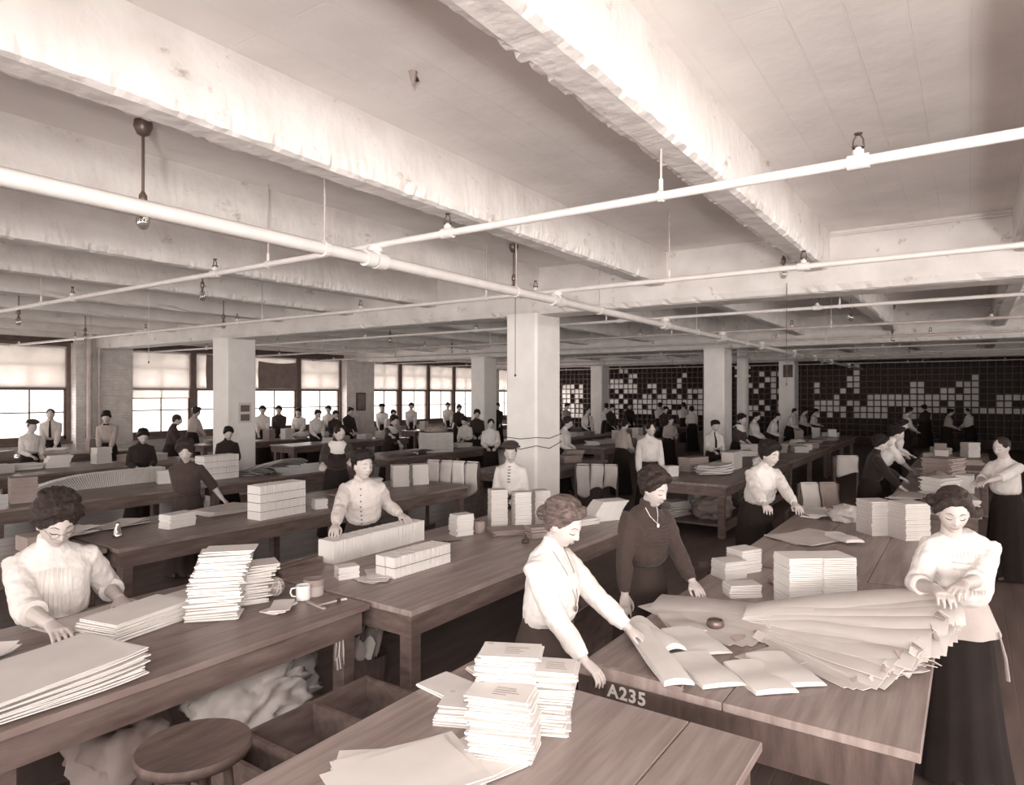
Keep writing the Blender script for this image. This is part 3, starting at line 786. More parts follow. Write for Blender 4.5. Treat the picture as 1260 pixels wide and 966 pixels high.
def crumple(label, x, y, z, rx, ry, rz, m, seed, name='crumpled_paper', cat='paper', amp=0.35, sub=5):
    import bmesh
    from mathutils import noise
    q = random.Random(seed)
    off = Vector((q.uniform(-50, 50), q.uniform(-50, 50), q.uniform(-50, 50)))
    bm = bmesh.new(); bmesh.ops.create_icosphere(bm, subdivisions=sub, radius=1)
    for v in bm.verts:
        n = v.co.normalized()
        w = Vector((noise.noise(n * 1.3 + off), noise.noise(n * 1.3 + off * 1.7), noise.noise(n * 1.3 - off)))
        m_ = n * 1.5 + w * 1.1 + off
        r1 = 1 - 2.2 * abs(noise.noise(m_)); r2 = 1 - 2.2 * abs(noise.noise(m_ * 2.3)); r3 = 1 - 2 * abs(noise.noise(m_ * 5.0))
        k = 0.80 + amp * (0.75 * r1 + 0.35 * r2 + 0.12 * r3) - amp * 0.35
        v.co = Vector((n.x * rx, n.y * ry, n.z * rz)) * max(k, 0.3)
        if v.co.z < -rz * 0.62: v.co.z = -rz * 0.62
    me = bpy.data.meshes.new(name); bm.to_mesh(me); bm.free()
    me.materials.append(MATS[m])
    me.shade_smooth()
    o = link(name, me); o.location = (x, y, z + rz * 0.62 + 0.002)
    return tag(o, label, cat)

# --- on the pale table at the bottom
stack('front pile of addressed white cards on the pale table', 1.925, 1.345, -69, 0.225, 0.145, 30, 0.0062, jit=0.010, rot=5, drift=(-0.02, 0.05), part='card', cat='cards')
stack('tallest pile of addressed white cards, behind the front pile', 2.07, 1.45, -66, 0.225, 0.145, 42, 0.0064, jit=0.012, rot=6, drift=(0.02, 0.05), part='card', cat='cards')
stack('leaning pile of white cards touched by the hand of the woman with a pendant', 2.15, 1.32, -64, 0.18, 0.14, 34, 0.0064, jit=0.012, rot=6, drift=(0.03, 0.03), part='card', cat='cards')
stack('low slipped pile of white cards beside the front pile', 2.04, 1.60, -64, 0.22, 0.15, 9, 0.006, jit=0.008, rot=5, drift=(0.0, 0.05), part='card', cat='cards')
stack('two white cards lying at the far corner of the pale table', 2.20, 1.82, 80, 0.235, 0.17, 3, 0.006, jit=0.008, rot=3, part='card', cat='cards')
stack('white cards overlapping at the edge of the pale table by the aisle', 2.41, 1.74, 68, 0.235, 0.17, 3, 0.006, jit=0.014, rot=9, part='card', cat='cards')
def address(r, z, seed):
    """printed lines on the top card of a pile, as flat print laid on it"""
    q = random.Random(seed)
    for i in range(4):
        w = q.uniform(0.05, 0.10)
        MB().box(-0.02, -0.02 + w, 0.02 - i * 0.018, 0.0235 - i * 0.018, z, z + 0.0006).build('printed_line', 'paper_brown', r)
    MB().box(-0.095, -0.075, 0.04, 0.06, z, z + 0.0006).build('printed_line', 'paper_tan', r)
for o_, z_ in [(o, None) for o in COL.objects if o.get('category') == 'cards' and ('pile' in o['label'])]:
    top_ = max((c for c in o_.children), key=lambda c: c.location.z)
    address(top_, 0.0062, int(top_.location.z * 10000))
sheets('fanned large white sheets at the bottom edge of the picture', 1.60, 1.50, -40, 0.44, 0.34, 7, 0.003, 'paper_cream', fan=34, jit=0.03, curl=0.015)
sheets('single white sheet slipped under the fanned large sheets', 1.78, 1.40, -15, 0.34, 0.26, 2, 0.003, 'paper_white', fan=10, curl=0.01)

# --- on the dark table with the mug
stack('tall leaning pile of stuffed envelopes on the dark table', 2.17, 3.50, -40, 0.27, 0.165, 44, 0.0084, jit=0.016, rot=6, drift=(0.07, 0.05), part='envelope', cat='envelopes')
stack('shorter slumped pile of envelopes behind the tall leaning pile', 2.42, 3.60, -25, 0.26, 0.17, 28, 0.0085, 'paper_cream', jit=0.02, rot=9, drift=(0.05, -0.06), part='envelope', cat='envelopes')
sheets('big pile of pale sheets at the left corner of the dark table', 1.22, 3.22, 4, 0.62, 0.46, 16, 0.0065, 'paper_cream', fan=9, jit=0.018, curl=0.02)
stack('pile of folded white papers under the hands of the woman in spectacles', 1.83, 3.68, 12, 0.46, 0.27, 16, 0.0058, 'paper_white', jit=0.012, rot=3, drift=(0.03, 0.02), part='folded_paper')
sheets('wide tan sheet lying before the woman in spectacles', 1.80, 4.02, 8, 0.55, 0.30, 2, 0.003, 'paper_tan', curl=0.015)
stack('thin white booklet lying behind the tall leaning pile', 2.28, 3.98, 10, 0.21, 0.15, 3, 0.010, 'paper_white', rot=2)
sheets('small curled tan slips by the left edge of the dark table', 1.22, 3.82, 20, 0.20, 0.16, 4, 0.004, 'paper_tan', fan=30, curl=0.06)
t = thing('mug', 'white china mug with a handle on the dark table', 'mug', (2.655, 3.345, TZ))
MB().lathe([(0.036, 0), (0.042, 0.004), (0.043, 0.088), (0.039, 0.088), (0.037, 0.012), (0.002, 0.010)], 24).build('cup', 'china', t, True)
MB().tube([(-0.026, 0.033, 0.072), (-0.045, 0.052, 0.068), (-0.05, 0.057, 0.045), (-0.043, 0.05, 0.022), (-0.026, 0.033, 0.018)], 0.0055, 8).build('handle', 'china', t, True)
t = thing('tin_can', 'round tin with a lid beside the white mug', 'tin', (2.755, 3.29 + 0.08, TZ))
MB().lathe([(0.058, 0), (0.06, 0.003), (0.06, 0.075)], 28).build('body', 'pipe_dull', t, True)
MB().lathe([(0.063, 0.062), (0.063, 0.10), (0.058, 0.102), (0.02, 0.098)], 28).build('lid', 'paper_brown', t)
t = thing('twine_ball', 'ball of brown twine on the dark table', 'twine', (2.61, 3.56, TZ + 0.054))
MB().ell((0, 0, 0), (0.055, 0.055, 0.053), nu=20, nv=14).build('core', 'paper_brown', t, True)
q = random.Random(3)
for k in range(9):
    a = Vector((q.gauss(0, 1), q.gauss(0, 1), q.gauss(0, 1))).normalized(); b = a.orthogonal().normalized(); c = a.cross(b)
    MB().tube([(b * math.cos(i * math.pi / 8) + c * math.sin(i * math.pi / 8)) * 0.0555 for i in range(17)], 0.0035, 5).build('strand', 'paper_tan', t)
sheets('folded pale cloth like paper lying in front of the mug', 2.46, 3.30, 30, 0.19, 0.12, 3, 0.006, 'paper_cream', fan=25, curl=0.03)
t = thing('paste_brush', 'brush with a pale wooden handle beside the tin', 'brush', (2.70, 3.14, TZ + 0.008), R(-12))
MB().tube([(-0.09, 0, 0), (0.03, 0, 0.002)], [0.005, 0.008], 8).build('handle', 'pale_wood', t, True)
MB().tube([(0.03, 0, 0.002), (0.055, 0, 0.002)], 0.011, 8).build('ferrule', 'dark_metal', t)
MB().tube([(0.055, 0, 0.002), (0.095, 0, 0)], [0.011, 0.014], 8, flat=(1, 0.5)).build('bristles', 'paper_white', t)
t = thing('ruler', 'short wooden stick lying beside the paste brush', 'stick', (2.62, 3.19, TZ), R(-100))
MB().box(-0.10, 0.10, -0.009, 0.009, 0, 0.010).build('stick', 'pale_wood', t)
tag(bevel(MB().box(-0.11, 0.11, -0.07, 0.07, 0, 0.07).build('wooden_tray', 'crate_wood'), 0.006), 'small dark wooden tray behind the twine ball', 'tray').location = (2.45, 3.86, TZ)
for k, (x, y, a, L, lab) in enumerate(((3.25, 4.05, 3, 0.75, 'rearmost wooden strip at the back corner of the envelope table'), (3.12, 3.96, 6, 0.60, 'middle wooden strip lying behind the long envelope row'), (3.05, 3.86, -4, 0.34, 'short wooden strip near the mug table'))):
    o = bevel(MB().box(-L / 2, L / 2, -0.025, 0.025, 0, 0.045).build('wooden_strip', 'crate_wood'), 0.004); o.location = (x, y, TZ); o.rotation_euler = (0, 0, R(a)); tag(o, lab, 'wood strip')

# --- on the envelope table
upright_row('long row of upright white envelopes held by the woman in a buttoned blouse', 3.82, 3.93, 1, 1.0, 0.17, 0.165, 78)
upright_row('shorter tied row of white envelopes in front of the long row', 3.575, 3.235, -2, 0.57, 0.085, 0.14, 46, string=1)
upright_row('tied row of white envelopes pressed against the shorter front row', 3.572, 3.325, -2, 0.57, 0.085, 0.14, 46, string=1)
stack('small white block of slips between the mug and the tied envelopes', 3.14, 3.50, -25, 0.14, 0.11, 14, 0.006, jit=0.003, part='slip')
sheets('loose pale papers spread in front of the small white block', 3.26, 3.34, 20, 0.24, 0.14, 4, 0.003, 'paper_cream', fan=60, jit=0.05, curl=0.015)
stack('tied block of small cards at the middle of the envelope table', 4.66, 3.72, -20, 0.17, 0.13, 22, 0.0085, 'paper_cream', jit=0.005, rot=3)
stack('low block of cards behind the tied block', 4.86, 3.88, -10, 0.20, 0.13, 14, 0.008, 'paper_cream', jit=0.006, rot=3)
stack('tall column of booklets before the woman in a hat, on her left', 5.10, 3.64, -40, 0.155, 0.14, 30, 0.012, 'paper_tan', jit=0.004, rot=2)
stack('tall column of booklets before the woman in a hat, on her right', 5.24, 3.47, -40, 0.155, 0.14, 28, 0.012, 'paper_cream', jit=0.004, rot=2)
stack('column of booklets close against the big white column', 5.50, 3.42, -40, 0.15, 0.14, 27, 0.012, 'paper_tan', jit=0.004, rot=2)
stack('flat folders lying at the foot of the booklet columns', 4.98, 3.42, -35, 0.36, 0.22, 5, 0.008, 'paper_brown', jit=0.012, rot=5)
stack('small pile of brown books near the ink bottle', 4.98, 3.12, -30, 0.19, 0.14, 4, 0.024, 'paper_brown', jit=0.01, rot=6, part='book', cat='books')
stack('short pile of dark books at the foot of the white column', 5.40, 3.15, -48, 0.18, 0.13, 5, 0.022, 'paper_tan', jit=0.01, rot=8, part='book', cat='books')
stack('curving block of white forms at the end of the envelope table', 6.02, 3.02, -30, 0.30, 0.20, 34, 0.0055, 'paper_white', jit=0.004, rot=2, drift=(0.10, 0.0), part='form')
stack('low pile of forms beneath the curving white block', 5.72, 3.06, -20, 0.24, 0.16, 8, 0.007, 'paper_cream', jit=0.01, rot=4, part='form')
t = thing('ink_bottle', 'small dark ink bottle with a stopper on the envelope table', 'bottle', (4.70, 3.07, TZ))
MB().lathe([(0.026, 0), (0.032, 0.006), (0.030, 0.028), (0.012, 0.042), (0.011, 0.055), (0.015, 0.058)], 16).build('body', 'dark_metal', t, True)
MB().ell((0, 0, 0.064), (0.011, 0.011, 0.010), nu=10, nv=6).build('stopper', 'dark_wood', t)
t = thing('twine_roll', 'roll of twine between the card block and the booklet columns', 'twine', (4.84, 3.66, TZ))
MB().lathe([(0.012, 0.002), (0.05, 0.0), (0.055, 0.05), (0.05, 0.10), (0.014, 0.10)], 18).build('roll', 'paper_brown', t, True)
MB().lathe([(0.012, 0.0), (0.012, 0.108)], 10).build('core', 'dark_wood', t)
t = thing('scissors', 'pair of dark scissors lying before the tied card block', 'scissors', (4.38, 3.62, TZ + 0.004), R(-30))
for s in (-1, 1):
    MB().tube([(-0.02, -0.008 * s, 0), (0.11, 0.004 * s, 0)], [0.006, 0.0015], 6).build('blade', 'dark_metal', t)
    MB().tube([(-0.05 + 0.02 * math.cos(a * math.pi / 6), 0.022 * s + 0.015 * math.sin(a * math.pi / 6), 0.002) for a in range(13)], 0.0035, 6).build('finger_loop', 'dark_metal', t)

# --- second row
upright_row('lower tier of bundled envelopes on the second row table', 4.33, 5.86, 2, 0.56, 0.20, 0.165, 40, string=1)
upright_row('upper tier of bundled envelopes resting on the lower tier', 4.33, 5.86, 2, 0.56, 0.20, 0.165, 40, string=1, z=TZ + 0.171)
stack('tied pile of white booklets near the glass flask', 3.45, 6.16, 8, 0.27, 0.16, 10, 0.013, jit=0.004, rot=1.5)
t = thing('glass_flask', 'small clear conical glass flask on the second row table', 'flask', (2.92, 6.18, TZ))
MB().lathe([(0.036, 0), (0.042, 0.004), (0.040, 0.02), (0.016, 0.095), (0.015, 0.12), (0.02, 0.123), (0.017, 0.123), (0.012, 0.12), (0.013, 0.095), (0.036, 0.02), (0.002, 0.008)], 20).build('flask_body', 'clear_glass', t, True)
MB().lathe([(0.002, 0.009), (0.034, 0.01), (0.033, 0.022), (0.002, 0.022)], 18).build('paste', 'paper_cream', t)
tag(bevel(MB().box(-0.15, 0.15, -0.11, 0.11, 0, 0.12).build('card_box', 'paper_brown'), 0.005), 'brown card box behind the woman in spectacles', 'box').location = (2.35, 6.2, TZ)
sheets('rumpled white papers lying behind the brown card box', 2.62, 6.55, 10, 0.50, 0.30, 6, 0.008, 'paper_cream', fan=20, jit=0.04, curl=0.05, rough=0.01)
sheets('brown sheet hanging over the back edge near the flask', 3.15, 6.62, 15, 0.42, 0.26, 3, 0.006, 'paper_tan', fan=30, curl=0.04)
sheets('flat tan sheets under the hands of the woman in a dark blouse', 4.15, 6.50, 5, 0.56, 0.36, 8, 0.006, 'paper_tan', fan=12, curl=0.02)
stack('small white block of cards on the second row table by the dark dress', 4.86, 5.85, -20, 0.14, 0.11, 12, 0.009, rot=2)
stack('square stack of cards, nearer of the pair at the table end', 6.66, 6.38, -35, 0.22, 0.18, 26, 0.011, 'paper_tan', jit=0.005)
stack('square stack of cards, farther of the pair at the table end', 6.96, 6.30, -35, 0.22, 0.18, 25, 0.011, 'paper_cream', jit=0.006)
stack('low stack of cards beside the pair at the table end', 6.30, 6.55, -30, 0.24, 0.18, 12, 0.011, 'paper_tan', jit=0.012, rot=5)
sheets('flat brown sheets behind the woman in a buttoned blouse', 5.75, 6.3, -10, 0.50, 0.32, 5, 0.004, 'paper_brown', fan=15, curl=0.02)
# --- third row
upright_row('long fanned row of leaning envelopes on the third row table', 4.42, 9.62, 1, 1.45, 0.16, 0.20, 62, 'paper_cream', tilt=lambda f: -64 * max(0, 1 - f / 0.55) ** 1.6 - 6 + 14 * max(0, f - 0.75) * 4)
stack('small block of envelopes at the end of the fanned row', 5.05, 9.28, -20, 0.26, 0.18, 14, 0.013, 'paper_cream', rot=2)
upright_row('lower white bale of envelopes on the third row table', 5.72, 9.15, 0, 0.55, 0.24, 0.17, 30, string=1)
upright_row('upper white bale of envelopes stacked on the lower bale', 5.72, 9.15, 0, 0.55, 0.24, 0.17, 30, string=1, z=TZ + 0.176)
fan_pile('rounded heap of big tan sheets on the third row table', 6.9, 9.75, -150, -100, 16, 1.0, 1.0, 0.3, 0.55, 0.05, 0.24, 'paper_tan', flaps=False, name='sheet_heap')
stack('big square bale of packets near the middle windows', 11.0, 9.48, -25, 0.62, 0.42, 14, 0.030, 'paper_tan', jit=0.004, rot=0.6, part='packet')
crumple('bundled sack lying on top of the big square bale', 11.0, 9.48, TZ + 0.42, 0.30, 0.2, 0.10, 'paper_brown', 5, sub=4)
fan_pile('wide brown sheets before the woman in a white collar', 10.5, 10.2, -140, -95, 8, 0.9, 0.9, 0.3, 0.5, 0.02, 0.10, 'paper_brown', flaps=False, name='sheet_heap')

# --- numbered table
fan_pile('great shingled fan of brown paper bags held by the girl', 3.78, 1.02, -123, -78, 27, 0.84, 0.97, 0.18, 0.46, 0.075, 0.27, 'paper_tan')
fan_pile('smaller fan of brown paper bags behind the great fan', 3.80, 1.55, -112, -82, 12, 0.70, 0.74, 0.30, 0.42, 0.02, 0.055, 'paper_tan', flaps=True)
def packet(label, x0, y0, x1, y1, w, h, m, z=TZ, roll=0.0, droop=0.0):
    a = Vector((x0, y0, z)); b = Vector((x1, y1, z)); d = b - a; L = d.length; ang = math.atan2(d.y, d.x)
    r = thing('paper_packet', label, 'paper packet', (x0, y0, z + 0.001), ang)
    for k in range(3):
        def fn(u, v, k=k):
            return (u * L - 0.006 * k, (v - 0.5) * (w - 0.006 * k), h * (k + 1) / 3 * (1 - 0.25 * (2 * v - 1) ** 2) + roll * math.sin(math.pi * v) + 0.004 * math.sin(8 * u + k) - droop * max(0, u - 0.75) ** 2 * 8)
        MB().sheet(fn, 8, 6, h / 3 * 0.85).build('fold', m, r, True)
    return r
packet('long white folded packet hanging over the corner of the numbered table', 3.22, 1.42, 2.70, 1.00, 0.13, 0.030, 'paper_white', TZ + 0.03, 0.004)
packet('white rolled packet lying across the long one', 3.34, 1.46, 3.08, 1.16, 0.12, 0.03, 'paper_white', TZ + 0.015, 0.014)
packet('flat cream packet beside the dangling long packet', 3.10, 1.10, 2.86, 0.86, 0.20, 0.022, 'paper_cream')
packet('cream packet near the middle of the front edge', 3.14, 0.86, 2.92, 0.66, 0.19, 0.024, 'paper_cream')
packet('cream packet partly under the great fan of bags', 3.30, 0.80, 3.05, 0.58, 0.20, 0.022, 'paper_cream', TZ + 0.002)
packet('thin white packet below the glass dish', 3.42, 1.26, 3.18, 1.02, 0.22, 0.016, 'paper_white')
packet('tan packet lying between the dish and the woman in black', 3.62, 1.38, 3.42, 1.20, 0.18, 0.016, 'paper_tan')
sheets('flat tan sheet peeping out under the great fan', 3.36, 0.74, -25, 0.40, 0.22, 2, 0.003, 'paper_tan', curl=0.01)
t = thing('glass_dish', 'small round glass dish among the packets', 'dish', (3.56, 1.12, TZ))
MB().lathe([(0.030, 0), (0.036, 0.003), (0.046, 0.02), (0.042, 0.045), (0.036, 0.05), (0.033, 0.048), (0.038, 0.03), (0.028, 0.010), (0.002, 0.008)], 22).build('bowl', 'brass', t, True)
MB().lathe([(0.002, 0.03), (0.035, 0.03), (0.036, 0.034), (0.002, 0.036)], 18).build('paste', 'paper_brown', t)
stack('neat square stack of wrapped booklets, nearer the woman in black', 4.26, 0.85, -50, 0.20, 0.19, 24, 0.0122, 'paper_white', jit=0.0025, rot=0.8)
stack('neat square stack of wrapped booklets, nearer the girl', 4.375, 0.685, -50, 0.20, 0.19, 24, 0.0122, 'paper_white', jit=0.0025, rot=0.8)
stack('loose white block of slips at the corner of the numbered table', 4.62, 1.36, -35, 0.18, 0.15, 20, 0.006, 'paper_cream', jit=0.004, part='slip')
stack('taller white block of slips behind the loose one', 4.84, 1.32, -30, 0.18, 0.15, 26, 0.0062, 'paper_cream', jit=0.004, part='slip')
stack('short pile of stitched booklets beside the paired stacks', 4.24, 1.17, -52, 0.20, 0.12, 6, 0.013, 'paper_cream', jit=0.006, rot=4)
packet('brown folded sheaf lying beside the stitched booklets', 4.66, 1.08, 4.50, 0.90, 0.09, 0.03, 'paper_brown')
# --- table joined behind it
stack('tall stack of folded sheets on the joined table, nearer the aisle', 6.80, 0.70, -48, 0.23, 0.22, 24, 0.0125, 'paper_tan', jit=0.004, rot=1)
stack('tall stack of folded sheets on the joined table, nearer the girl', 6.74, 0.44, -48, 0.23, 0.22, 25, 0.0125, 'paper_tan', jit=0.004, rot=1)
sheets('wide tan sheets under the hands of the leaning woman', 6.25, 1.12, -30, 0.60, 0.42, 4, 0.004, 'paper_tan', fan=20, jit=0.03, curl=0.02)
packet('folded pale sheet lifted by the leaning woman', 6.38, 0.98, 6.15, 0.78, 0.16, 0.03, 'paper_cream', TZ + 0.02)
crumple('crumpled tan paper at the far end of the joined table', 7.30, 1.02, TZ, 0.20, 0.15, 0.10, 'paper_tan', 9, sub=4)
sheets('rumpled pale sheets at the far left of the joined table', 7.4, 1.32, 10, 0.40, 0.18, 4, 0.01, 'paper_cream', fan=25, jit=0.04, curl=0.04)
# --- reaching women's table
sheets('slope of brown paper hanging over the front of the reaching table', 8.62, 0.12, 5, 0.42, 0.36, 12, 0.012, 'paper_tan', fan=8, curl=0.02)
stack('leaning pile of pale sheets in the middle of the reaching table', 9.6, 0.30, -30, 0.36, 0.26, 22, 0.011, 'paper_cream', jit=0.02, rot=6, drift=(0.05, 0.03))
tag(bevel(MB().box(-0.13, 0.13, -0.10, 0.10, 0, 0.22).build('paper_carton', 'paper_white'), 0.004), 'upright white carton on the reaching table', 'carton').location = (10.3, 0.06, TZ)
sheets('brown sheets under the hands of the reaching women', 9.3, 0.62, -10, 0.55, 0.26, 5, 0.008, 'paper_tan', fan=25, jit=0.03, curl=0.03)
crumple('dark sack of scraps on the reaching table', 10.6, 0.36, TZ, 0.18, 0.16, 0.14, 'paper_brown', 4, sub=4)
stack('high stack of brown sheets at the far end of the reaching table', 11.6, 0.32, -20, 0.50, 0.38, 16, 0.02, 'paper_brown', jit=0.02, rot=4)
# --- row with the shelf heap
tag(bevel(MB().box(-0.26, 0.26, -0.10, 0.10, 0, 0.30).build('paper_block', 'paper_tan'), 0.02, 2), 'large upright tan paper block before the man with a tie', 'paper').location = (11.2, 3.25, TZ)
sheets('spilling fan of cream papers beside the large upright block', 10.35, 3.28, -35, 0.46, 0.34, 12, 0.012, 'paper_cream', fan=50, jit=0.03, curl=0.05)
stack('small white block near the corner of the shelf table', 9.75, 3.75, -30, 0.20, 0.14, 10, 0.016, 'paper_cream')
stack('brown carton pile at the back of the shelf table', 10.7, 3.72, -20, 0.46, 0.24, 8, 0.028, 'paper_brown', rot=1)
crumple('white wrapped bundle at the side of the shelf table', 11.9, 2.95, TZ, 0.28, 0.16, 0.12, 'paper_cream', 12, sub=4)
crumple('heap of folded wrappers on the low shelf, toward the corner leg', 9.75, 3.1, 0.19, 0.34, 0.30, 0.20, 'paper_brown', 21, sub=4)
crumple('heap of folded wrappers on the low shelf, toward the middle', 10.5, 3.4, 0.19, 0.42, 0.34, 0.24, 'paper_tan', 22, sub=4)
stack('pale flat sheaf on the low shelf by the corner leg', 9.62, 3.62, -25, 0.36, 0.26, 14, 0.016, 'paper_tan', jit=0.03, rot=9, z=0.19)
stack('brown flat sheaf on the low shelf beyond the heaps', 11.3, 3.1, -25, 0.42, 0.30, 14, 0.016, 'paper_brown', jit=0.03, rot=9, z=0.19)

# --- scattered goods on the dim tables behind (few pixels each)
def scatter(key, place, u0, u1, v0, v1, n, seed, zt=TZ):
    q = random.Random(seed)
    shp = ['low', 'tall', 'flat', 'leaning', 'square', 'slumped', 'short', 'wide', 'narrow', 'rumpled']
    shade = [('white', 'paper_white'), ('cream', 'paper_cream'), ('tan', 'paper_tan'), ('brown', 'paper_brown')]
    used = set()
    for i in range(n):
        x = u0 + (u1 - u0) * (i + q.uniform(0.2, 0.8)) / n; y = q.uniform(v0, v1)
        while True:
            s = q.choice(shp); c, m = q.choice(shade[1:] if q.random() < 0.8 else shade)
            if (s, c) not in used: used.add((s, c)); break
        lab = '%s %s paper pile on %s' % (s, c, place)
        a = q.uniform(-50, 30)
        if s in ('rumpled',): crumple(lab, x, y, zt, 0.26, 0.2, 0.11, m, seed * 31 + i, sub=3)
        elif s in ('flat', 'wide', 'slumped'): stack(lab, x, y, a, 0.40, 0.30, 7, 0.014, m, jit=0.04, rot=12, z=zt, parts=False)
        elif s in ('tall', 'narrow'): stack(lab, x, y, a, 0.26, 0.20, 16, 0.018, m, jit=0.006, z=zt, parts=False)
        elif s == 'leaning': stack(lab, x, y, a, 0.34, 0.24, 12, 0.016, m, jit=0.01, drift=(0.08, 0.05), z=zt, parts=False)
        else: stack(lab, x, y, a, 0.38, 0.28, 10, 0.013, m, jit=0.01, rot=4, z=zt, parts=False)
scatter('P4', 'the fourth row table below the leftmost window', 2.9, 7.0, 12.2, 12.9, 8, 1)
scatter('W1', 'the table under the leftmost windows', 3.6, 7.3, 15.5, 16.0, 6, 2)
scatter('W2', 'the table under the cloth hung window', 9.5, 14.3, 15.5, 15.8, 7, 3)
scatter('P5', 'the bare cornered table before the windows', 11.3, 13.9, 13.4, 13.9, 4, 4)
scatter('W3', 'the table under the farther windows', 17.0, 22.2, 15.4, 15.7, 6, 5)
scatter('O3', 'the bale table near the middle windows', 11.6, 12.5, 9.6, 10.1, 2, 6)
scatter('O4', 'the table far behind the big column', 14.9, 18.5, 9.3, 9.9, 6, 7)
scatter('Q2', 'the second table past the middle column', 13.7, 17.2, 3.0, 3.8, 7, 8)
scatter('Q3', 'the third table past the middle column', 18.0, 21.4, 3.0, 3.8, 6, 9)
scatter('S1', 'the table just behind the big column', 9.6, 11.2, 5.85, 6.55, 5, 10)
scatter('S2', 'the table toward the pigeonholes', 14.3, 17.8, 7.2, 7.8, 6, 12)
scatter('S3', 'the far table close to the pigeonholes', 19.8, 24.2, 8.8, 9.5, 6, 13)
scatter('R4', 'the dim table beyond the reaching women', 13.5, 17.0, 0.0, 0.6, 6, 14)
scatter('O1', 'the third row table near the fanned row', 1.2, 3.4, 8.85, 9.6, 4, 15)

# ------------------------------------------------------------------ racks with draped sheets
def drape(label, x, y, ang, w, h, zt, n, m, seed):
    q = random.Random(seed)
    r = thing('drying_rail', label, 'rail', (x, y, 0), R(ang))
    for s in (-1, 1):
        MB().box(s * w / 2 - 0.02, s * w / 2 + 0.02, -0.02, 0.02, 0, zt - 0.015).build('post', 'dark_wood', r)
        MB().box(s * w / 2 - 0.02, s * w / 2 + 0.02, -0.20, 0.20, 0, 0.04).build('foot', 'dark_wood', r)
    MB().box(-w / 2 - 0.02, w / 2 + 0.02, -0.015, 0.015, zt - 0.045, zt - 0.015).build('rail', 'dark_wood', r)
    ww = w / n
    for k in range(n):
        hh = h * q.uniform(0.75, 1.05); x0 = -w / 2 + k * ww; p = q.uniform(0, 6)
        def fn(u, v):
            a = (u - 0.5) * 2
            s = abs(a)
            return (x0 + v * ww * 0.92 + 0.01 * math.sin(5 * a + p), (0.02 + 0.035 * s + 0.012 * math.sin(6 * v + p) * s) * (1 if a > 0 else -1) if s > 0.03 else 0, zt - hh * s * (1 + 0.16 * math.sin(2.5 * v + p)) if s > 0.03 else zt)
        mb = MB(); nu, nv = 20, 6
        for i in range(nu + 1):
            for j in range(nv + 1): mb.v.append(fn(i / nu, j / nv))
        for i in range(nu):
            for j in range(nv):
                a = i * (nv + 1) + j; mb.f.append((a, a + nv + 1, a + nv + 2, a + 1))
        o = mb.build('draped_sheet', m[k % len(m)], r, True)
        so = o.modifiers.new('solid', 'SOLIDIFY'); so.thickness = 0.003
    return r
drape('low rail draped with pale sheets left of the woman in a hat', 7.62, 6.25, 100, 0.85, 0.42, 1.02, 4, ['paper_tan', 'paper_cream', 'paper_tan'], 2)
drape('low rail draped with tan sheets beside the standing woman in white', 9.75, 5.0, 115, 0.66, 0.50, 0.86, 3, ['paper_tan', 'paper_cream'], 3)
drape('low rail draped with brown sheets behind the joined table', 9.35, 1.62, 128, 0.50, 0.38, 0.86, 2, ['paper_brown', 'paper_tan'], 4)
drape('low rail with a pale sheet in the dark aisle', 12.6, 1.75, 128, 0.40, 0.36, 0.95, 1, ['paper_tan'], 5)
# slatted rack at the end of the joined table
t = thing('slatted_rack', 'low rack of pale slats at the far end of the joined table', 'rack', (8.06, 0.82, 0))
for s in (0, 0.86): MB().box(-0.20, 0.20, s - 0.02, s + 0.02, 0.62, 0.70).build('side_rail', 'dark_wood', t)
for s in (0, 0.86):
    for x in (-0.18, 0.18): MB().box(x - 0.02, x + 0.02, s - 0.02, s + 0.02, 0, 0.62).build('leg', 'dark_wood', t)
for k in range(8): MB().box(-0.20, 0.20, 0.06 + k * 0.10, 0.11 + k * 0.10, 0.70, 0.712).build('slat', 'paper_tan', t)

# ------------------------------------------------------------------ things on the floor
t = thing('compartment_crate', 'low wooden crate with open compartments between the front tables', 'crate', (0, 0, 0))
cz, cd = 0.44, 0.03
MB().box(1.70, 2.62, 2.17, 2.74, cd, cd + 0.02).build('bottom', 'crate_wood', t)
MB().box(1.70, 2.62, 2.74, 2.765, cd, cz).build('side_board', 'crate_wood', t)
MB().box(1.70, 2.62, 2.145, 2.17, cd, cz).build('side_board', 'crate_wood', t)
for u in (1.70, 1.86, 2.235, 2.60): MB().box(u, u + 0.022, 2.17, 2.74, cd + 0.02, cz - 0.004).build('divider' if 1.7 < u < 2.6 else 'end_board', 'crate_wood', t)
for u in (1.72, 2.56):
    MB().box(u, u + 0.05, 2.2, 2.7, 0, cd).build('runner', 'crate_wood', t)
o = MB().sheet(lambda u, v: (2.0 + 0.16 * u, 2.32 + 0.22 * v * (1 - 0.5 * u), 0.06 + 0.20 * u + 0.03 * v), 6, 6, 0.004).build('paper_scrap', 'paper_cream')
tag(o, 'single torn paper scrap lying in the compartment crate', 'paper')
t = thing('stool', 'round dark wooden stool at the lower left', 'stool', (1.385, 2.36, 0))
MB().lathe([(0.02, 0.665), (0.185, 0.668), (0.20, 0.68), (0.203, 0.70), (0.195, 0.712), (0.17, 0.709), (0.02, 0.703)], 40).build('seat', 'dark_wood', t, True)
for k in range(4):
    a = R(45 + 90 * k); c, s = math.cos(a), math.sin(a)
    MB().tube([(0.11 * c, 0.11 * s, 0.665), (0.175 * c, 0.175 * s, 0.0)], [0.018, 0.016], 10).build('leg', 'dark_wood', t, True)
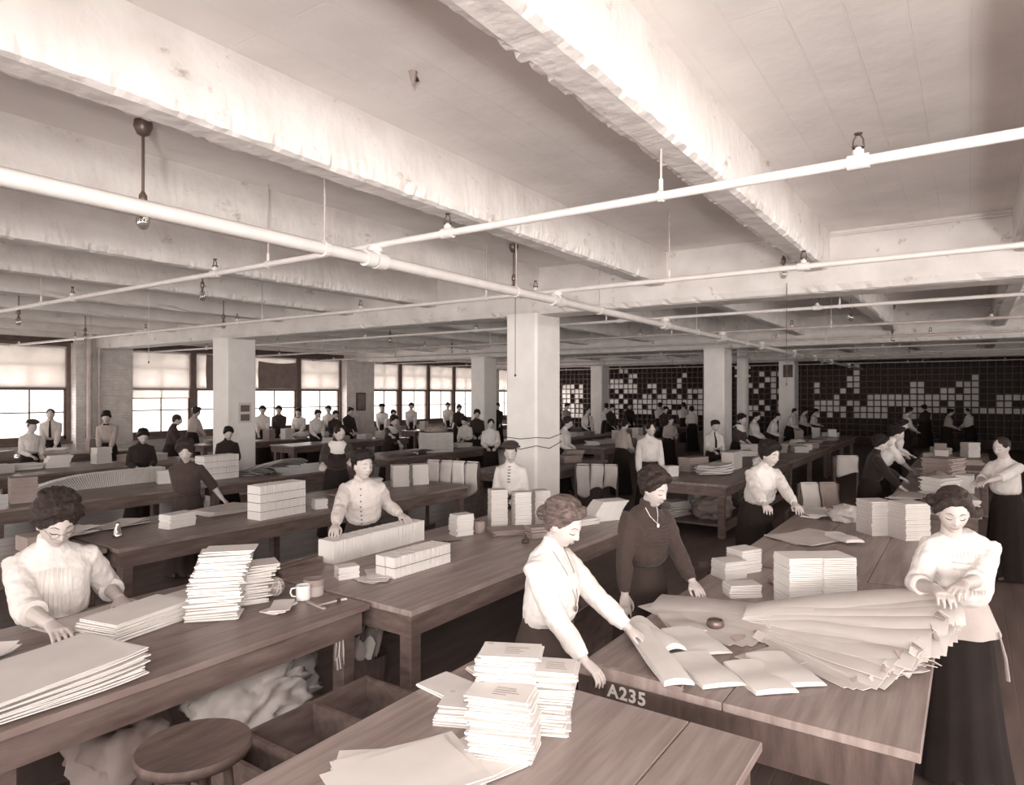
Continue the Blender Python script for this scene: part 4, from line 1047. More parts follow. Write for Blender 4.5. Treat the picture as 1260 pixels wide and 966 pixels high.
MB().tube([(0.155 * math.cos(i * math.pi / 12), 0.155 * math.sin(i * math.pi / 12), 0.22) for i in range(25)], 0.010, 6).build('ring_stretcher', 'dark_metal', t, True)
crumple('big crumpled paper sack under the dark table', 2.36, 3.40, 0.0, 0.40, 0.26, 0.36, 'paper_tan', 33, amp=0.45, sub=5)
crumple('darker crumpled wrapper beside the big sack under the table', 1.72, 3.62, 0.0, 0.24, 0.22, 0.30, 'paper_brown', 37, amp=0.45, sub=4)
sheets('large brown sheet leaning under the dark table at the lower left', 1.62, 3.10, 10, 0.55, 0.40, 3, 0.006, 'paper_brown', fan=18, z=0.0, curl=0.12)
t = thing('string_bundle', 'bundle of folded strings hanging from the table apron', 'string bundle', (2.66, 3.02, 0.56))
for k in range(7): MB().tube([(0.012 * k - 0.04, 0, 0.02), (0.012 * k - 0.045, 0.01 * math.sin(k), -0.08), (0.011 * k - 0.03, 0.0, -0.16), (0.010 * k - 0.03, 0.012, -0.05)], 0.005, 5).build('strand', 'paper_cream' if k % 2 else 'paper_dark', t)
t = thing('waste_basket', 'round basket stuffed with scraps under the envelope table', 'basket', (3.10, 3.30, 0))
MB().lathe([(0.13, 0), (0.16, 0.30), (0.15, 0.30), (0.12, 0.02), (0.002, 0.02)], 20).build('basket', 'dark_wood', t)
for k in range(9):
    a = k * 0.7
    MB().sheet(lambda u, v: (0.08 * math.cos(a) + (u - 0.5) * 0.05, 0.08 * math.sin(a) + (v - 0.5) * 0.12, 0.28 + 0.13 * u * (1 + 0.3 * math.sin(k)) + 0.03 * math.sin(5 * v + k)), 5, 5, 0.003).build('scrap', 'paper_brown' if k % 3 else 'paper_tan', t, True)
o = MB().box(2.9, 3.12, 2.74, 2.82, 0.0, 0.05).build('folded_bundle', 'paper_brown'); tag(bevel(o, 0.01), 'small folded bundle on the floor beside the table leg', 'bundle')
t = thing('wooden_bin', 'open dark wooden bin standing between the woman in black and the envelope table', 'bin', (4.2, 2.38, 0), R(6))
MB().box(-0.3, 0.3, -0.16, 0.16, 0, 0.02).build('bottom', 'crate_wood', t)
for s in (-1, 1):
    MB().box(-0.3, 0.3, s * 0.16 - 0.011, s * 0.16 + 0.011, 0.0, 0.52).build('side_board', 'crate_wood', t)
    MB().box(s * 0.3 - 0.011, s * 0.3 + 0.011, -0.148, 0.148, 0.0, 0.52).build('end_board', 'crate_wood', t)
crumple('scrap paper lying on the floor under the numbered table', 2.98, 0.42, 0.0, 0.16, 0.10, 0.10, 'paper_cream', 51, sub=4)
# ------------------------------------------------------------------ people
def head_point(n):
    """unit direction -> point of a 0.23 m head, x forward, y left, z up"""
    x, y, z = n.x * 0.098, n.y * 0.072, n.z * 0.118
    if z < 0:
        f = (-z / 0.116)
        y *= 1 - 0.34 * f ** 1.6
        if x < 0: x *= 1 - 0.45 * f
        else: x *= 1 - 0.06 * f
    if x > 0: x *= 0.93
    if x > 0.02:
        g = lambda a, b, sa, sb: math.exp(-((y - a) / sa) ** 2 - ((z - b) / sb) ** 2)
        s = min(1, (x - 0.02) / 0.03)
        for e in (-1, 1):
            x -= 0.013 * g(0.031 * e, 0.006, 0.016, 0.013) * s
            x += 0.007 * g(0.031 * e, 0.003, 0.011, 0.008) * s        # closed lid
            x += 0.004 * g(0.036 * e, -0.034, 0.018, 0.020) * s       # cheek
            x -= 0.003 * g(0.030 * e, -0.070, 0.014, 0.016) * s
        x += 0.005 * g(0, 0.028, 0.040, 0.012) * s                    # brow
        ridge = max(0.0, min(1.0, (0.022 - z) / 0.050)) if z > -0.030 else max(0.0, 1 - (-0.030 - z) / 0.010)
        x += 0.025 * ridge * math.exp(-(y / (0.0085 + 0.004 * ridge)) ** 2) * s
        x += 0.008 * g(0, -0.057, 0.020, 0.009) * s                   # lips
        x -= 0.004 * g(0, -0.0575, 0.018, 0.0022) * s
        x -= 0.005 * g(0, -0.074, 0.022, 0.007) * s
        x += 0.009 * g(0, -0.098, 0.022, 0.016) * s                   # chin
    return Vector((x, y, z))
_heads = {}
def head_grid(nu, nv):
    if (nu, nv) not in _heads:
        _heads[(nu, nv)] = [[head_point(Vector((math.sin(math.pi * i / nv) * math.cos(2 * math.pi * j / nu), math.sin(math.pi * i / nv) * math.sin(2 * math.pi * j / nu), math.cos(math.pi * i / nv)))) for j in range(nu)] for i in range(nv + 1)]
    return _heads[(nu, nv)]
_fine = [p for row in head_grid(96, 72) for p in row if p.x > 0.02]
def face_x(y, z):
    return min(_fine, key=lambda p: (p.y - y) ** 2 + (p.z - z) ** 2).x

def remesh(o, vox, it=3, disp=0.0, dsize=0.06):
    m = o.modifiers.new('skin', 'REMESH'); m.mode = 'VOXEL'; m.voxel_size = vox; m.use_smooth_shade = True
    if it:
        s = o.modifiers.new('smooth', 'SMOOTH'); s.factor = 0.5; s.iterations = it
    if disp:
        k = 'folds%.3f' % dsize
        tx = bpy.data.textures.get(k)
        if not tx:
            tx = bpy.data.textures.new(k, 'CLOUDS'); tx.noise_scale = dsize; tx.noise_depth = 2
        d = o.modifiers.new('folds', 'DISPLACE'); d.texture = tx; d.strength = disp; d.mid_level = 0.5; d.texture_coords = 'LOCAL'
    return o

def arm_ik(S, Tg, l1, l2, hint):
    d = Tg - S
    mx = (l1 + l2) * 0.995
    if d.length > mx: d = d.normalized() * mx
    if d.length < 0.12: d = d.normalized() * 0.12
    Tg = S + d; D = d.length
    a = (l1 * l1 - l2 * l2 + D * D) / (2 * D)
    h = math.sqrt(max(l1 * l1 - a * a, 0))
    u = d.normalized(); p = hint - u * hint.dot(u)
    if p.length < 1e-4: p = u.orthogonal()
    return S + u * a + p.normalized() * h, Tg

def add_hand(mb, W, f, n, side, k, curl=22, lod=0, pinch=False):
    """palm, four fingers and a thumb; f = finger direction, n = back of the hand"""
    f = f.normalized(); n = (n - f * n.dot(f)).normalized(); t = n.cross(f).normalized() * (1 if side > 0 else 1)
    if side < 0: t = -t           # t points to the thumb side
    P = lambda x, y, z: W + (f * x + t * y + n * z) * k
    rings = []
    for x, hw, hh in ((-0.02, 0.026, 0.020), (0.0, 0.027, 0.020), (0.03, 0.036, 0.018), (0.06, 0.041, 0.0155), (0.083, 0.040, 0.012)):
        rings.append([P(x, hw * math.cos(a * math.pi / 6), hh * math.sin(a * math.pi / 6)) for a in range(12)])
    mb.loft(rings)
    if lod >= 2:
        mb.ell(P(0.115, 0, -0.015), (0.045 * k, 0.04 * k, 0.02 * k), nu=8, nv=6)
        return
    for i, (y, L, sp) in enumerate(((-0.031, 0.056, -7), (-0.0105, 0.070, -2), (0.0105, 0.076, 3), (0.031, 0.067, 8))):
        p = P(0.076, y, 0); pts = [p]; ang = R(4); da = R(curl * (1 + 0.12 * i if pinch else 1.15 - 0.06 * i))
        for s, fr in enumerate((0.44, 0.31, 0.25)):
            ang += da * (0.8 if s == 0 else 1.0)
            dv = f * (math.cos(ang) * math.cos(R(sp))) + t * math.sin(R(sp)) * math.cos(ang) - n * math.sin(ang)
            p = p + dv * (L * fr + (0.008 if s == 0 else 0)) * k; pts.append(p)
        mb.tube(pts, [0.0092 * k, 0.0088 * k, 0.0080 * k, 0.0066 * k], 8)
        mb.ell(pts[-1], (0.0068 * k,) * 3, nu=8, nv=6)
    p0 = P(0.012, 0.022, -0.006); p1 = P(0.046, 0.048, -0.014); p2 = P(0.074, 0.055, -0.022); p3 = P(0.096, 0.050, -0.032)
    mb.tube([p0, p1, p2, p3], [0.014 * k, 0.0118 * k, 0.0100 * k, 0.0075 * k], 8)
    mb.ell(p3, (0.0076 * k,) * 3, nu=8, nv=6)

def person(label, px, yt, d, a, blouse='white', skirt='skirt_black', hair='hair_brown', style='pomp', lean=8, pitch=15, hyaw=0, lh=None, rh=None, lod=2,
           seated=False, sleeve='long', extra=(), dy=0, hp=None, curl=22, zmax=1.74, lhn=None, rhn=None, tilt=0, yawadd=0, group='women packing at the tables', waist=1.0, hs=1.0, side=0):
    """px, yt: pixel of the head top; d: distance along the view; a: 0 faces the camera, +90 faces the right of the picture"""
    ztop = min(CH - (yt - 484.0) * d / FPX, zmax)
    face = YAW + math.pi + R(a)
    Lr = R(lean); cl, sl = math.cos(Lr), math.sin(Lr)
    drop = -0.36 if seated else 0.0
    zw = 0.92 + drop
    def TF(x, y, z):          # torso frame, z measured standing
        zz = z - 0.92
        if zz < 0: return Vector((x, y, z + drop))
        return Vector((x * cl + sl * zz, y + zz * math.tan(R(side)), zw - x * sl + cl * zz))
    N = TF(0.0, 0, 1.355)
    Nt = TF(0.018, 0, 1.43)
    HR = Matrix.Rotation(R(hyaw), 3, 'Z') @ Matrix.Rotation(R(pitch), 3, 'Y') @ Matrix.Rotation(R(tilt), 3, 'X')
    Hc = Nt - HR @ Vector((-0.022, 0, -0.078))
    ztu = Hc.z + 0.116 * math.cos(R(pitch)) + 0.042
    k = ztop / ztu
    hx = atd(px, d)
    Rz = Matrix.Rotation(face, 3, 'Z')
    off = Rz @ Vector((Hc.x * k, Hc.y * k, 0))
    root = thing('person', label, 'person', (hx.x - off.x, hx.y - off.y, 0), face, group)
    Mi = root.matrix_basis.inverted()
    S = lambda v: Vector(v) * k
    vox = (0.0048, 0.0075, 0.013)[lod]
    seg = (16, 12, 10)[lod]
    # arms ------------------------------------------------------------
    arms = []
    for side, tgt, hn in ((1, rh, rhn), (-1, lh, lhn)):       # side 1 = right (local -y)
        sy = -side
        Sh = S(TF(-0.005, 0.150 * sy, 1.283))
        if tgt is None: tg = S(TF(0, 0, 0.92)) + Vector((0.30 * k, 0.10 * sy * k, 0.86 - S(TF(0, 0, 0.92)).z))
        elif isinstance(tgt, str):
            tg = Sh + Vector((0.06, 0.05 * sy, -0.50)) * k
        else: tg = Mi @ Vector(tgt)
        hint = Vector((-0.50, 0.42 * sy, -0.80))
        E, Wt = arm_ik(Sh, tg, 0.265 * k, 0.235 * k, hint)
        fd = (Wt - E).normalized()
        f2 = fd.copy()
        if not isinstance(tgt, str): f2 = Vector((fd.x, fd.y, fd.z * 0.35)); f2.z -= 0.15
        nn = Vector((0, 0, 1)) if hn is None else (Rz.inverted() @ Vector(hn))
        if abs(f2.normalized().dot(nn.normalized())) > 0.9: nn = Vector((0, sy, 0))
        arms.append((side, sy, Sh, E, Wt, f2, nn))
    # body ------------------------------------------------------------
    b = MB()
    G = head_grid(*((48, 36), (32, 24), (20, 16))[lod])
    b.loft([[S(Hc + HR @ p) for p in row] for row in ([G[0]] + G[1:])], cap=False)
    for e in (-1, 1):
        b.ell(S(Hc + HR @ Vector((-0.008, 0.074 * e, -0.004))), (0.017 * k, 0.008 * k, 0.030 * k), HR, nu=10, nv=8)
    b.tube([S(TF(-0.012, 0, 1.30)), S(N), S(Nt), S(Hc + HR @ Vector((-0.012, 0, -0.03)))], [0.062 * k, 0.054 * k, 0.049 * k, 0.052 * k], seg)
    tor = [(0.80, .15, .115, 0), (0.92, .115, .085, 0), (1.05, .130, .10, 0.01), (1.18, .145, .105, 0.015), (1.27, .165, .085, 0.0), (1.33, .11, .07, -0.005), (1.37, .06, .05, 0)]
    b.loft([[S(TF(cx + rx * math.cos(2 * math.pi * j / seg), ry * math.sin(2 * math.pi * j / seg), z)) for j in range(seg)] for z, ry, rx, cx in tor])
    for side, sy, Sh, E, Wt, f2, nn in arms:
        b.tube([Sh, Sh.lerp(E, 0.5), E, E.lerp(Wt, 0.35), Wt], [0.047 * k, 0.044 * k, 0.037 * k, 0.037 * k, 0.026 * k], 10)
        add_hand(b, Wt, f2, nn, side, k * 0.98, curl, lod)
    body = remesh(b.build('body', 'skin', root), vox, 2 if lod < 2 else 1)
    # blouse ----------------------------------------------------------
    c = MB(); w_ = waist
    tor = [(0.965, .130 * w_, .102, 0.0), (1.001, .150 * w_, .128, 0.018), (1.050, .160 * w_, .140, 0.026), (1.121, .160, .138, 0.028), (1.192, .165, .136, 0.030), (1.250, .175, .118, 0.020), (1.295, .178, .098, 0.004), (1.331, .140, .080, -0.006), (1.357, .090, .068, -0.006), (1.378, .064, .060, 0.0)]
    if sleeve != 'open': tor += [(1.42, .056, .057, 0.012), (1.428, .050, .050, 0.012)]
    c.loft([[S(TF(cx + rx * math.cos(2 * math.pi * j / seg), ry * math.sin(2 * math.pi * j / seg), z)) for j in range(seg)] for z, ry, rx, cx in tor])
    for side, sy, Sh, E, Wt, f2, nn in arms:
        Si = S(TF(-0.005, 0.115 * sy, 1.28))
        if sleeve == 'long' or sleeve == 'long_puff':
            pf = 1.18 if sleeve == 'long_puff' else 1.0
            pts = [Si, Sh, Sh.lerp(E, 0.3), Sh.lerp(E, 0.7), E, E.lerp(Wt, 0.3), E.lerp(Wt, 0.65), E.lerp(Wt, 0.84), E.lerp(Wt, 0.93)]
            c.tube(pts, [x * k for x in (0.058, 0.062 * pf, 0.064 * pf, 0.062, 0.058, 0.056, 0.051, 0.038, 0.036)], 12)
        else:
            pts = [Si, Sh, Sh.lerp(E, 0.3), Sh.lerp(E, 0.7), E, E.lerp(Wt, 0.22), E.lerp(Wt, 0.30)]
            c.tube(pts, [x * k for x in (0.058, 0.062, 0.063, 0.062, 0.062, 0.058, 0.052)], 12)
    remesh(c.build('blouse', 'cloth_' + blouse, root), (0.0075, 0.010, 0.016)[lod], 3 if lod < 2 else 1, disp=(0.018 if lod == 0 else 0.010 if lod == 1 else 0), dsize=0.055)
    # skirt -----------------------------------------------------------
    ns = (72, 48, 24)[lod]; s_ = MB()
    if not seated:
        prof = [(0.985, .132, .105), (0.95, .145, .118), (0.85, .174, .152), (0.70, .185, .168), (0.45, .205, .195), (0.20, .235, .225), (0.02, .260, .250)]
        rings = []
        for z, ry, rx in prof:
            am = 0.055 * (0.985 - z)
            rings.append([S((rx * (1 + am * math.cos(11 * 2 * math.pi * j / ns)) * math.cos(2 * math.pi * j / ns), ry * (1 + am * math.sin(13 * 2 * math.pi * j / ns)) * math.sin(2 * math.pi * j / ns), z)) for j in range(ns)])
        s_.loft(rings)
        s_.build('skirt', skirt, root, True)
        if lod < 2:
            for e in (-1, 1): MB().ell(S((0.20, 0.08 * e, 0.035)), (0.085 * k, 0.036 * k, 0.034 * k), nu=12, nv=8).build('shoe', 'dark_metal', root, True)
    else:
        for z0, z1 in ((0.57, 0.44),):
            s_.loft([[S((rx * math.cos(2 * math.pi * j / 20) + cx, ry * math.sin(2 * math.pi * j / 20), z)) for j in range(20)] for z, ry, rx, cx in ((0.585, .13, .10, 0), (0.53, .17, .15, 0.02), (0.44, .19, .18, 0.03))])
            s_.tube([S((0.05, 0, 0.48)), S((0.38, 0, 0.50)), S((0.46, 0, 0.40)), S((0.46, 0, 0.10)), S((0.48, 0, 0.02))], [0.14 * k, 0.12 * k, 0.13 * k, 0.16 * k, 0.18 * k], 14)
        remesh(s_.build('skirt', skirt, root), 0.018, 2)
    MB().loft([[S(TF(rx * math.cos(2 * math.pi * j / 24) , ry * math.sin(2 * math.pi * j / 24), z)) for j in range(24)] for z, ry, rx in ((0.955, .137 * w_, .112), (0.995, .137 * w_, .113))]).build('belt', 'cloth_dark' if blouse in ('white', 'cream', 'grey') else 'cloth_black', root, True)
    # hair ------------------------------------------------------------
    H = lambda x, y, z: S(Hc + HR @ Vector((x if x > 0.04 else x * hs, y * hs, z if z < 0.03 else 0.03 + (z - 0.03) * hs)))
    h = MB()
    nu_, nv_ = ((20, 14), (14, 10), (10, 8))[lod]
    if style in ('pomp', 'bun', 'pompbun'):
        h.ell(H(-0.032, 0, 0.044), (0.104 * k * hs, 0.092 * k * hs, 0.096 * k * hs), HR, nu_, nv_)
        h.ell(H(0.022, 0, 0.092), (0.058 * k, 0.072 * k * hs, 0.046 * k * hs), HR, nu_, nv_)
        h.ell(H(-0.055, 0, -0.012), (0.060 * k, 0.070 * k, 0.060 * k), HR, nu_, nv_)
        arc = [(-0.038, 0.074, -0.006), (0.002, 0.078, 0.042), (0.034, 0.062, 0.084), (0.053, 0.024, 0.106), (0.053, -0.024, 0.106), (0.034, -0.062, 0.084), (0.002, -0.078, 0.042), (-0.038, -0.074, -0.006)]
        h.tube([H(*p) for p in arc], [x * k for x in (0.016, 0.024, 0.030, 0.034, 0.034, 0.030, 0.024, 0.016)], 10)
        if lod < 2:
            for i in range(-8, 9):
                ph = R(i * 11.5); sp_, cp_ = math.sin(ph), math.cos(ph)
                d0 = Vector((0.72 * cp_, 0.95 * sp_, 0.78 - 0.25 * abs(sp_))).normalized(); dm = Vector((0.10, 0.62 * sp_, 0.95)).normalized(); d1 = Vector((-0.95, 0.35 * sp_, 0.15)).normalized()
                pts_ = []
                for t_ in range(9):
                    u_ = t_ / 8; dd = (d0.lerp(dm, u_ * 2) if u_ < 0.5 else dm.lerp(d1, u_ * 2 - 1)).normalized()
                    wob = 0.06 * math.sin(5 * u_ + i * 2.1)
                    pts_.append(H(-0.030 + (0.104 * dd.x) * 1.02, 0.094 * (dd.y + wob) , 0.044 + 0.100 * dd.z))
                h.tube(pts_, [x * k for x in (0.006, 0.011, 0.013, 0.013, 0.013, 0.012, 0.012, 0.011, 0.008)], 7)
        if style == 'bun': h.ell(H(-0.135, 0, 0.0), (0.04 * k, 0.045 * k, 0.045 * k), HR, nu_, nv_)
        if style == 'pompbun': h.ell(H(-0.04, 0, 0.125), (0.06 * k, 0.065 * k, 0.04 * k), HR, nu_, nv_)
        if style == 'pomp': h.ell(H(-0.085, 0, 0.075), (0.055 * k, 0.06 * k, 0.05 * k), HR, nu_, nv_)
    elif style == 'short':
        h.ell(H(-0.018, 0, 0.034), (0.096 * k, 0.083 * k, 0.092 * k), HR, nu_, nv_)
        h.ell(H(-0.05, 0, -0.015), (0.050 * k, 0.066 * k, 0.050 * k), HR, nu_, nv_)
    elif style == 'loose':
        h.ell(H(-0.028, 0, 0.040), (0.102 * k, 0.090 * k, 0.095 * k), HR, nu_, nv_)
        h.ell(H(0.020, 0, 0.088), (0.056 * k, 0.068 * k, 0.040 * k), HR, nu_, nv_)
        h.ell(H(-0.10, 0.03, -0.02), (0.05 * k, 0.07 * k, 0.06 * k), HR, nu_, nv_)
        for e, o1 in ((1, 0.0), (-1, 0.0)):
            h.tube([H(0.050, 0.010 * e, 0.110), H(0.052, 0.050 * e, 0.082), H(0.024, 0.078 * e, 0.036), H(-0.010, 0.082 * e, -0.018)], [0.022 * k, 0.022 * k, 0.018 * k, 0.012 * k], 10)
        h.tube([H(-0.04, 0.085, -0.02), H(-0.06, 0.12, -0.03), H(-0.09, 0.115, -0.06)], [0.03 * k, 0.034 * k, 0.016 * k], 10)
        h.ell(H(-0.06, -0.095, 0.03), (0.035 * k, 0.03 * k, 0.035 * k), HR, nu_, nv_)
    elif style in ('cap', 'hat'):
        h.ell(H(-0.035, 0, 0.02), (0.088 * k, 0.084 * k, 0.082 * k), HR, nu_, nv_)
    ho = remesh(h.build('hair', hair, root), (0.005, 0.008, 0.014)[lod], 1, disp=(0.008 if lod == 0 else 0.008 if lod == 1 else 0.012), dsize=0.035)
    if style == 'cap':
        cp = MB().ell(H(-0.025, 0, 0.092), (0.108 * k, 0.104 * k, 0.055 * k), HR @ Matrix.Rotation(R(-14), 3, 'Y'), 18, 12)
        cp.tube([H(0.080 * math.cos(t) - 0.014, 0.086 * math.sin(t), 0.058 + 0.030 * math.cos(t)) for t in [i * math.pi / 8 for i in range(17)]], 0.022 * k, 8)
        remesh(cp.build('cap', 'hair_black', root), 0.009, 2, disp=0.016, dsize=0.03)
    if style == 'hat':
        cp = MB().ell(H(-0.02, 0, 0.11), (0.115 * k, 0.11 * k, 0.05 * k), HR, 18, 12)
        cp.lathe([(0.01, 0), (0.13 * k, 0.0), (0.13 * k, 0.012), (0.09 * k, 0.03)], 20, H(-0.015, 0, 0.082))
        cp.build('hat', 'cloth_dark', root, True)
    # face -------------------------------------------------------------
    if lod < 2:
        fp = lambda y, z, o=0.0015: S(Hc + HR @ Vector((face_x(y, z) + o, y, z)))
        for e in (-1, 1):
            MB().tube([fp(0.014 * e, 0.029), fp(0.029 * e, 0.033), fp(0.046 * e, 0.025)], [0.0014 * k, 0.0022 * k, 0.0010 * k], 6).build('eyebrow', hair, root, True)
            MB().tube([fp(0.017 * e, 0.0015), fp(0.024 * e, -0.0035), fp(0.032 * e, -0.005), fp(0.040 * e, -0.0035), fp(0.046 * e, 0.0005)], [0.0010 * k, 0.0021 * k, 0.0025 * k, 0.0021 * k, 0.0010 * k], 6).build('eyelash', 'lash', root, True)
        MB().tube([fp(-0.022, -0.0575), fp(-0.008, -0.0535), fp(0, -0.055), fp(0.008, -0.0535), fp(0.022, -0.0575)], [0.001 * k, 0.003 * k, 0.0028 * k, 0.003 * k, 0.001 * k], 6).build('upper_lip', 'skin_dark', root, True)
        MB().tube([fp(-0.019, -0.060), fp(-0.007, -0.063), fp(0.007, -0.063), fp(0.019, -0.060)], [0.001 * k, 0.0034 * k, 0.0034 * k, 0.001 * k], 6).build('lower_lip', 'skin_dark', root, True)
    # clothing details ---------------------------------------------------
    ch = lambda y, z, o=0.0: S(TF(chest_x(y, z) + o, y, z))
    def chest_x(y, z):
        pr = [(0.965, .130, .102, 0.0), (1.001, .150, .128, 0.018), (1.050, .160, .140, 0.026), (1.121, .160, .138, 0.028), (1.192, .165, .136, 0.030), (1.250, .175, .118, 0.020), (1.295, .178, .098, 0.004), (1.331, .140, .080, -0.006), (1.357, .090, .068, -0.006), (1.378, .064, .060, 0.0), (1.42, .056, .057, 0.012), (1.5, .05, .05, 0.012)]
        for (z0, a0, b0, c0), (z1, a1, b1, c1) in zip(pr, pr[1:]):
            if z0 <= z <= z1:
                f = (z - z0) / (z1 - z0); ry, rx, cx = a0 + (a1 - a0) * f, b0 + (b1 - b0) * f, c0 + (c1 - c0) * f
                return cx + rx * math.sqrt(max(0.0, 1 - (y / ry) ** 2)) + 0.006
        return 0.1
    for ex in extra:
        if ex == 'tie':
            MB().tube([ch(0, 1.375), ch(0, 1.33), ch(0, 1.20, 0.004), ch(0, 1.04, 0.006)], [0.016 * k, 0.013 * k, 0.022 * k, 0.026 * k], 8, flat=(1, 0.35), up=(1, 0, 0)).build('necktie', 'cloth_black', root, True)
        elif ex == 'bow':
            for e in (-1, 1): MB().ell(ch(0.03 * e, 1.36, 0.006), (0.012 * k, 0.030 * k, 0.018 * k), nu=8, nv=6).build('bow_loop', 'cloth_black', root, True)
        elif ex == 'jabot':
            for i in range(6): MB().ell(ch(0, 1.34 - 0.035 * i, 0.004), (0.006 * k, 0.022 * k, 0.006 * k), nu=8, nv=6).build('stripe', 'cloth_dark', root, True)
        elif ex == 'buttons':
            for i in range(9): MB().ell(ch(0.0, 1.33 - 0.042 * i, 0.002), (0.005 * k, 0.006 * k, 0.006 * k), nu=8, nv=6).build('button', 'lash', root, True)
        elif ex == 'pendant':
            MB().tube([ch(-0.055, 1.37), ch(-0.035, 1.27), ch(-0.012, 1.15, 0.003), ch(0, 1.10, 0.004), ch(0.012, 1.15, 0.003), ch(0.035, 1.27), ch(0.055, 1.37)], 0.0018 * k, 5).build('necklace', 'brass', root, True)
            MB().ell(ch(0, 1.085, 0.006), (0.005 * k, 0.013 * k, 0.016 * k), nu=10, nv=8).build('locket', 'brass', root, True)
        elif ex == 'brooch':
            MB().tube([ch(-0.05, 1.38), ch(-0.035, 1.33), ch(0, 1.285, 0.003), ch(0.035, 1.33), ch(0.05, 1.38)], 0.003 * k, 6).build('necklace', 'paper_cream', root, True)
            MB().ell(ch(0, 1.275, 0.006), (0.006 * k, 0.011 * k, 0.015 * k), nu=10, nv=8).build('locket', 'paper_white', root, True)
        elif ex == 'sailor':
            def fn(u, v):
                t = -2.5 + 5.0 * u
                r0 = 0.066 + 0.085 * v
                z = 1.372 - 0.05 * v - (0.10 * v * max(0, math.cos(t)) ** 2)
                yy, xx = r0 * 1.15 * math.sin(t), r0 * math.cos(t)
                return S(TF(xx * 0.95 + 0.016, yy, z + 0.012 - 0.04 * v * abs(math.sin(t))))
            o = MB().sheet(fn, 28, 6, 0.006).build('sailor_collar', 'cloth_white', root, True)
        elif ex == 'yoke':
            for i in range(9):
                z = 1.315 - 0.022 * i; w = 0.07 + 0.02 * min(i, 3)
                MB().tube([ch(w * (s / 4 - 1), z) for s in range(9)], 0.0035 * k, 5).build('tuck', 'cloth_brown', root, True)
        elif ex == 'lace':
            MB().tube([ch(0.085 * (s / 4 - 1), 1.245 - 0.0) for s in range(9)], 0.006 * k, 6, flat=(1, 0.6)).build('lace_band', 'cloth_cream', root, True)
            MB().tube([ch(0.085 * (s / 4 - 1), 1.215) for s in range(9)], 0.004 * k, 6).build('lace_band', 'cloth_cream', root, True)
        elif ex == 'tucks':
            for i in range(-4, 5): MB().tube([ch(0.018 * i, 1.30 - 0.004 * abs(i)), ch(0.018 * i, 1.2), ch(0.018 * i, 1.08)], 0.0028 * k, 5).build('tuck', 'cloth_white', root, True)
        elif ex == 'glasses':
            for e in (-1, 1):
                c0 = Vector((face_x(0.0, 0.012) + 0.004, 0.031 * e, -0.002))
                MB().tube([S(Hc + HR @ (c0 + Vector((0, 0.017 * math.cos(t), 0.014 * math.sin(t))))) for t in [i * math.pi / 8 for i in range(17)]], 0.0013 * k, 5).build('lens_rim', 'brass', root, True)
                MB().tube([S(Hc + HR @ (c0 + Vector((0, 0.017 * e, 0.003)))), S(Hc + HR @ Vector((0.0, 0.078 * e, 0.012)))], 0.0012 * k, 5).build('temple', 'brass', root, True)
            MB().tube([S(Hc + HR @ Vector((face_x(0.0, 0.012) + 0.005, y, 0.002))) for y in (-0.014, 0, 0.014)], 0.0013 * k, 5).build('bridge', 'brass', root, True)
        elif ex == 'apron':
            def fn(u, v):
                t = -1.9 + 3.8 * u; z = 0.98 - 0.17 * v
                rx, ry = 0.118 + 0.075 * v, 0.145 + 0.06 * v
                return S((rx * math.cos(t) * (1 + 0.04 * math.sin(9 * t) * v), ry * math.sin(t) * (1 + 0.04 * math.sin(7 * t) * v), z))
            MB().sheet(fn, 30, 6, 0.008).build('short_apron', 'apron_cloth', root, True)
            MB().tube([S((0.13, 0.155, 0.84)), S((0.165, 0.17, 0.72)), S((0.17, 0.18, 0.60))], [0.008 * k, 0.016 * k, 0.022 * k], 8, flat=(0.4, 1)).build('apron_tie', 'apron_cloth', root, True)
        elif ex == 'cuffs':
            for side, sy, Sh, E, Wt, f2, nn in arms:
                MB().tube([E.lerp(Wt, 0.20), E.lerp(Wt, 0.32)], [0.062 * k, 0.060 * k], 14).build('cuff', 'cloth_' + blouse, root, True)
    if seated:
        st = thing('stool', 'plain wooden stool under %s' % label.replace('woman', 'the woman', 1)[:70], 'stool', root.location, face)
        MB().lathe([(0.02, 0.40 * k), (0.16, 0.40 * k), (0.17, 0.42 * k), (0.02, 0.435 * k)], 20).build('seat', 'dark_wood', st)
        for i in range(4): MB().tube([(0.10 * math.cos(R(45 + 90 * i)), 0.10 * math.sin(R(45 + 90 * i)), 0.40 * k), (0.15 * math.cos(R(45 + 90 * i)), 0.15 * math.sin(R(45 + 90 * i)), 0)], 0.016, 8).build('leg', 'dark_wood', st)
    return root

G0 = 'women working in the front rows'
person('woman in a plain white blouse with a pendant, standing at the card piles', 694, 611, 3.22, 55, 'white', 'skirt_brown', 'hair_fair', 'bun', lean=6, pitch=24, hyaw=-2, lod=0,
       lh=at(776, 776, 0.84), rh=atp(724, 822, 2.98), extra=('pendant',), group=G0)
person('woman in a tucked dark dress with a light necklace, at the bag table', 806, 575, 4.30, 28, 'brown', 'skirt_brown', 'hair_brown', 'pompbun', lean=8, pitch=16, hyaw=8, lod=0, sleeve='long_puff', hs=1.08,
       lh=at(856, 724, 0.80), rh=atp(766, 772, 4.12), extra=('brooch', 'yoke'), group=G0)
person('girl in a white lace blouse and apron holding the great fan of bags', 1173, 595, 3.42, -12, 'white', 'skirt_black', 'hair_brown', 'loose', lean=10, pitch=22, hyaw=-12, lod=0, sleeve='open', side=-7,
       lh=atp(1186, 718, 3.18), rh=atp(1152, 724, 3.20), extra=('lace', 'tucks', 'apron'), group=G0)
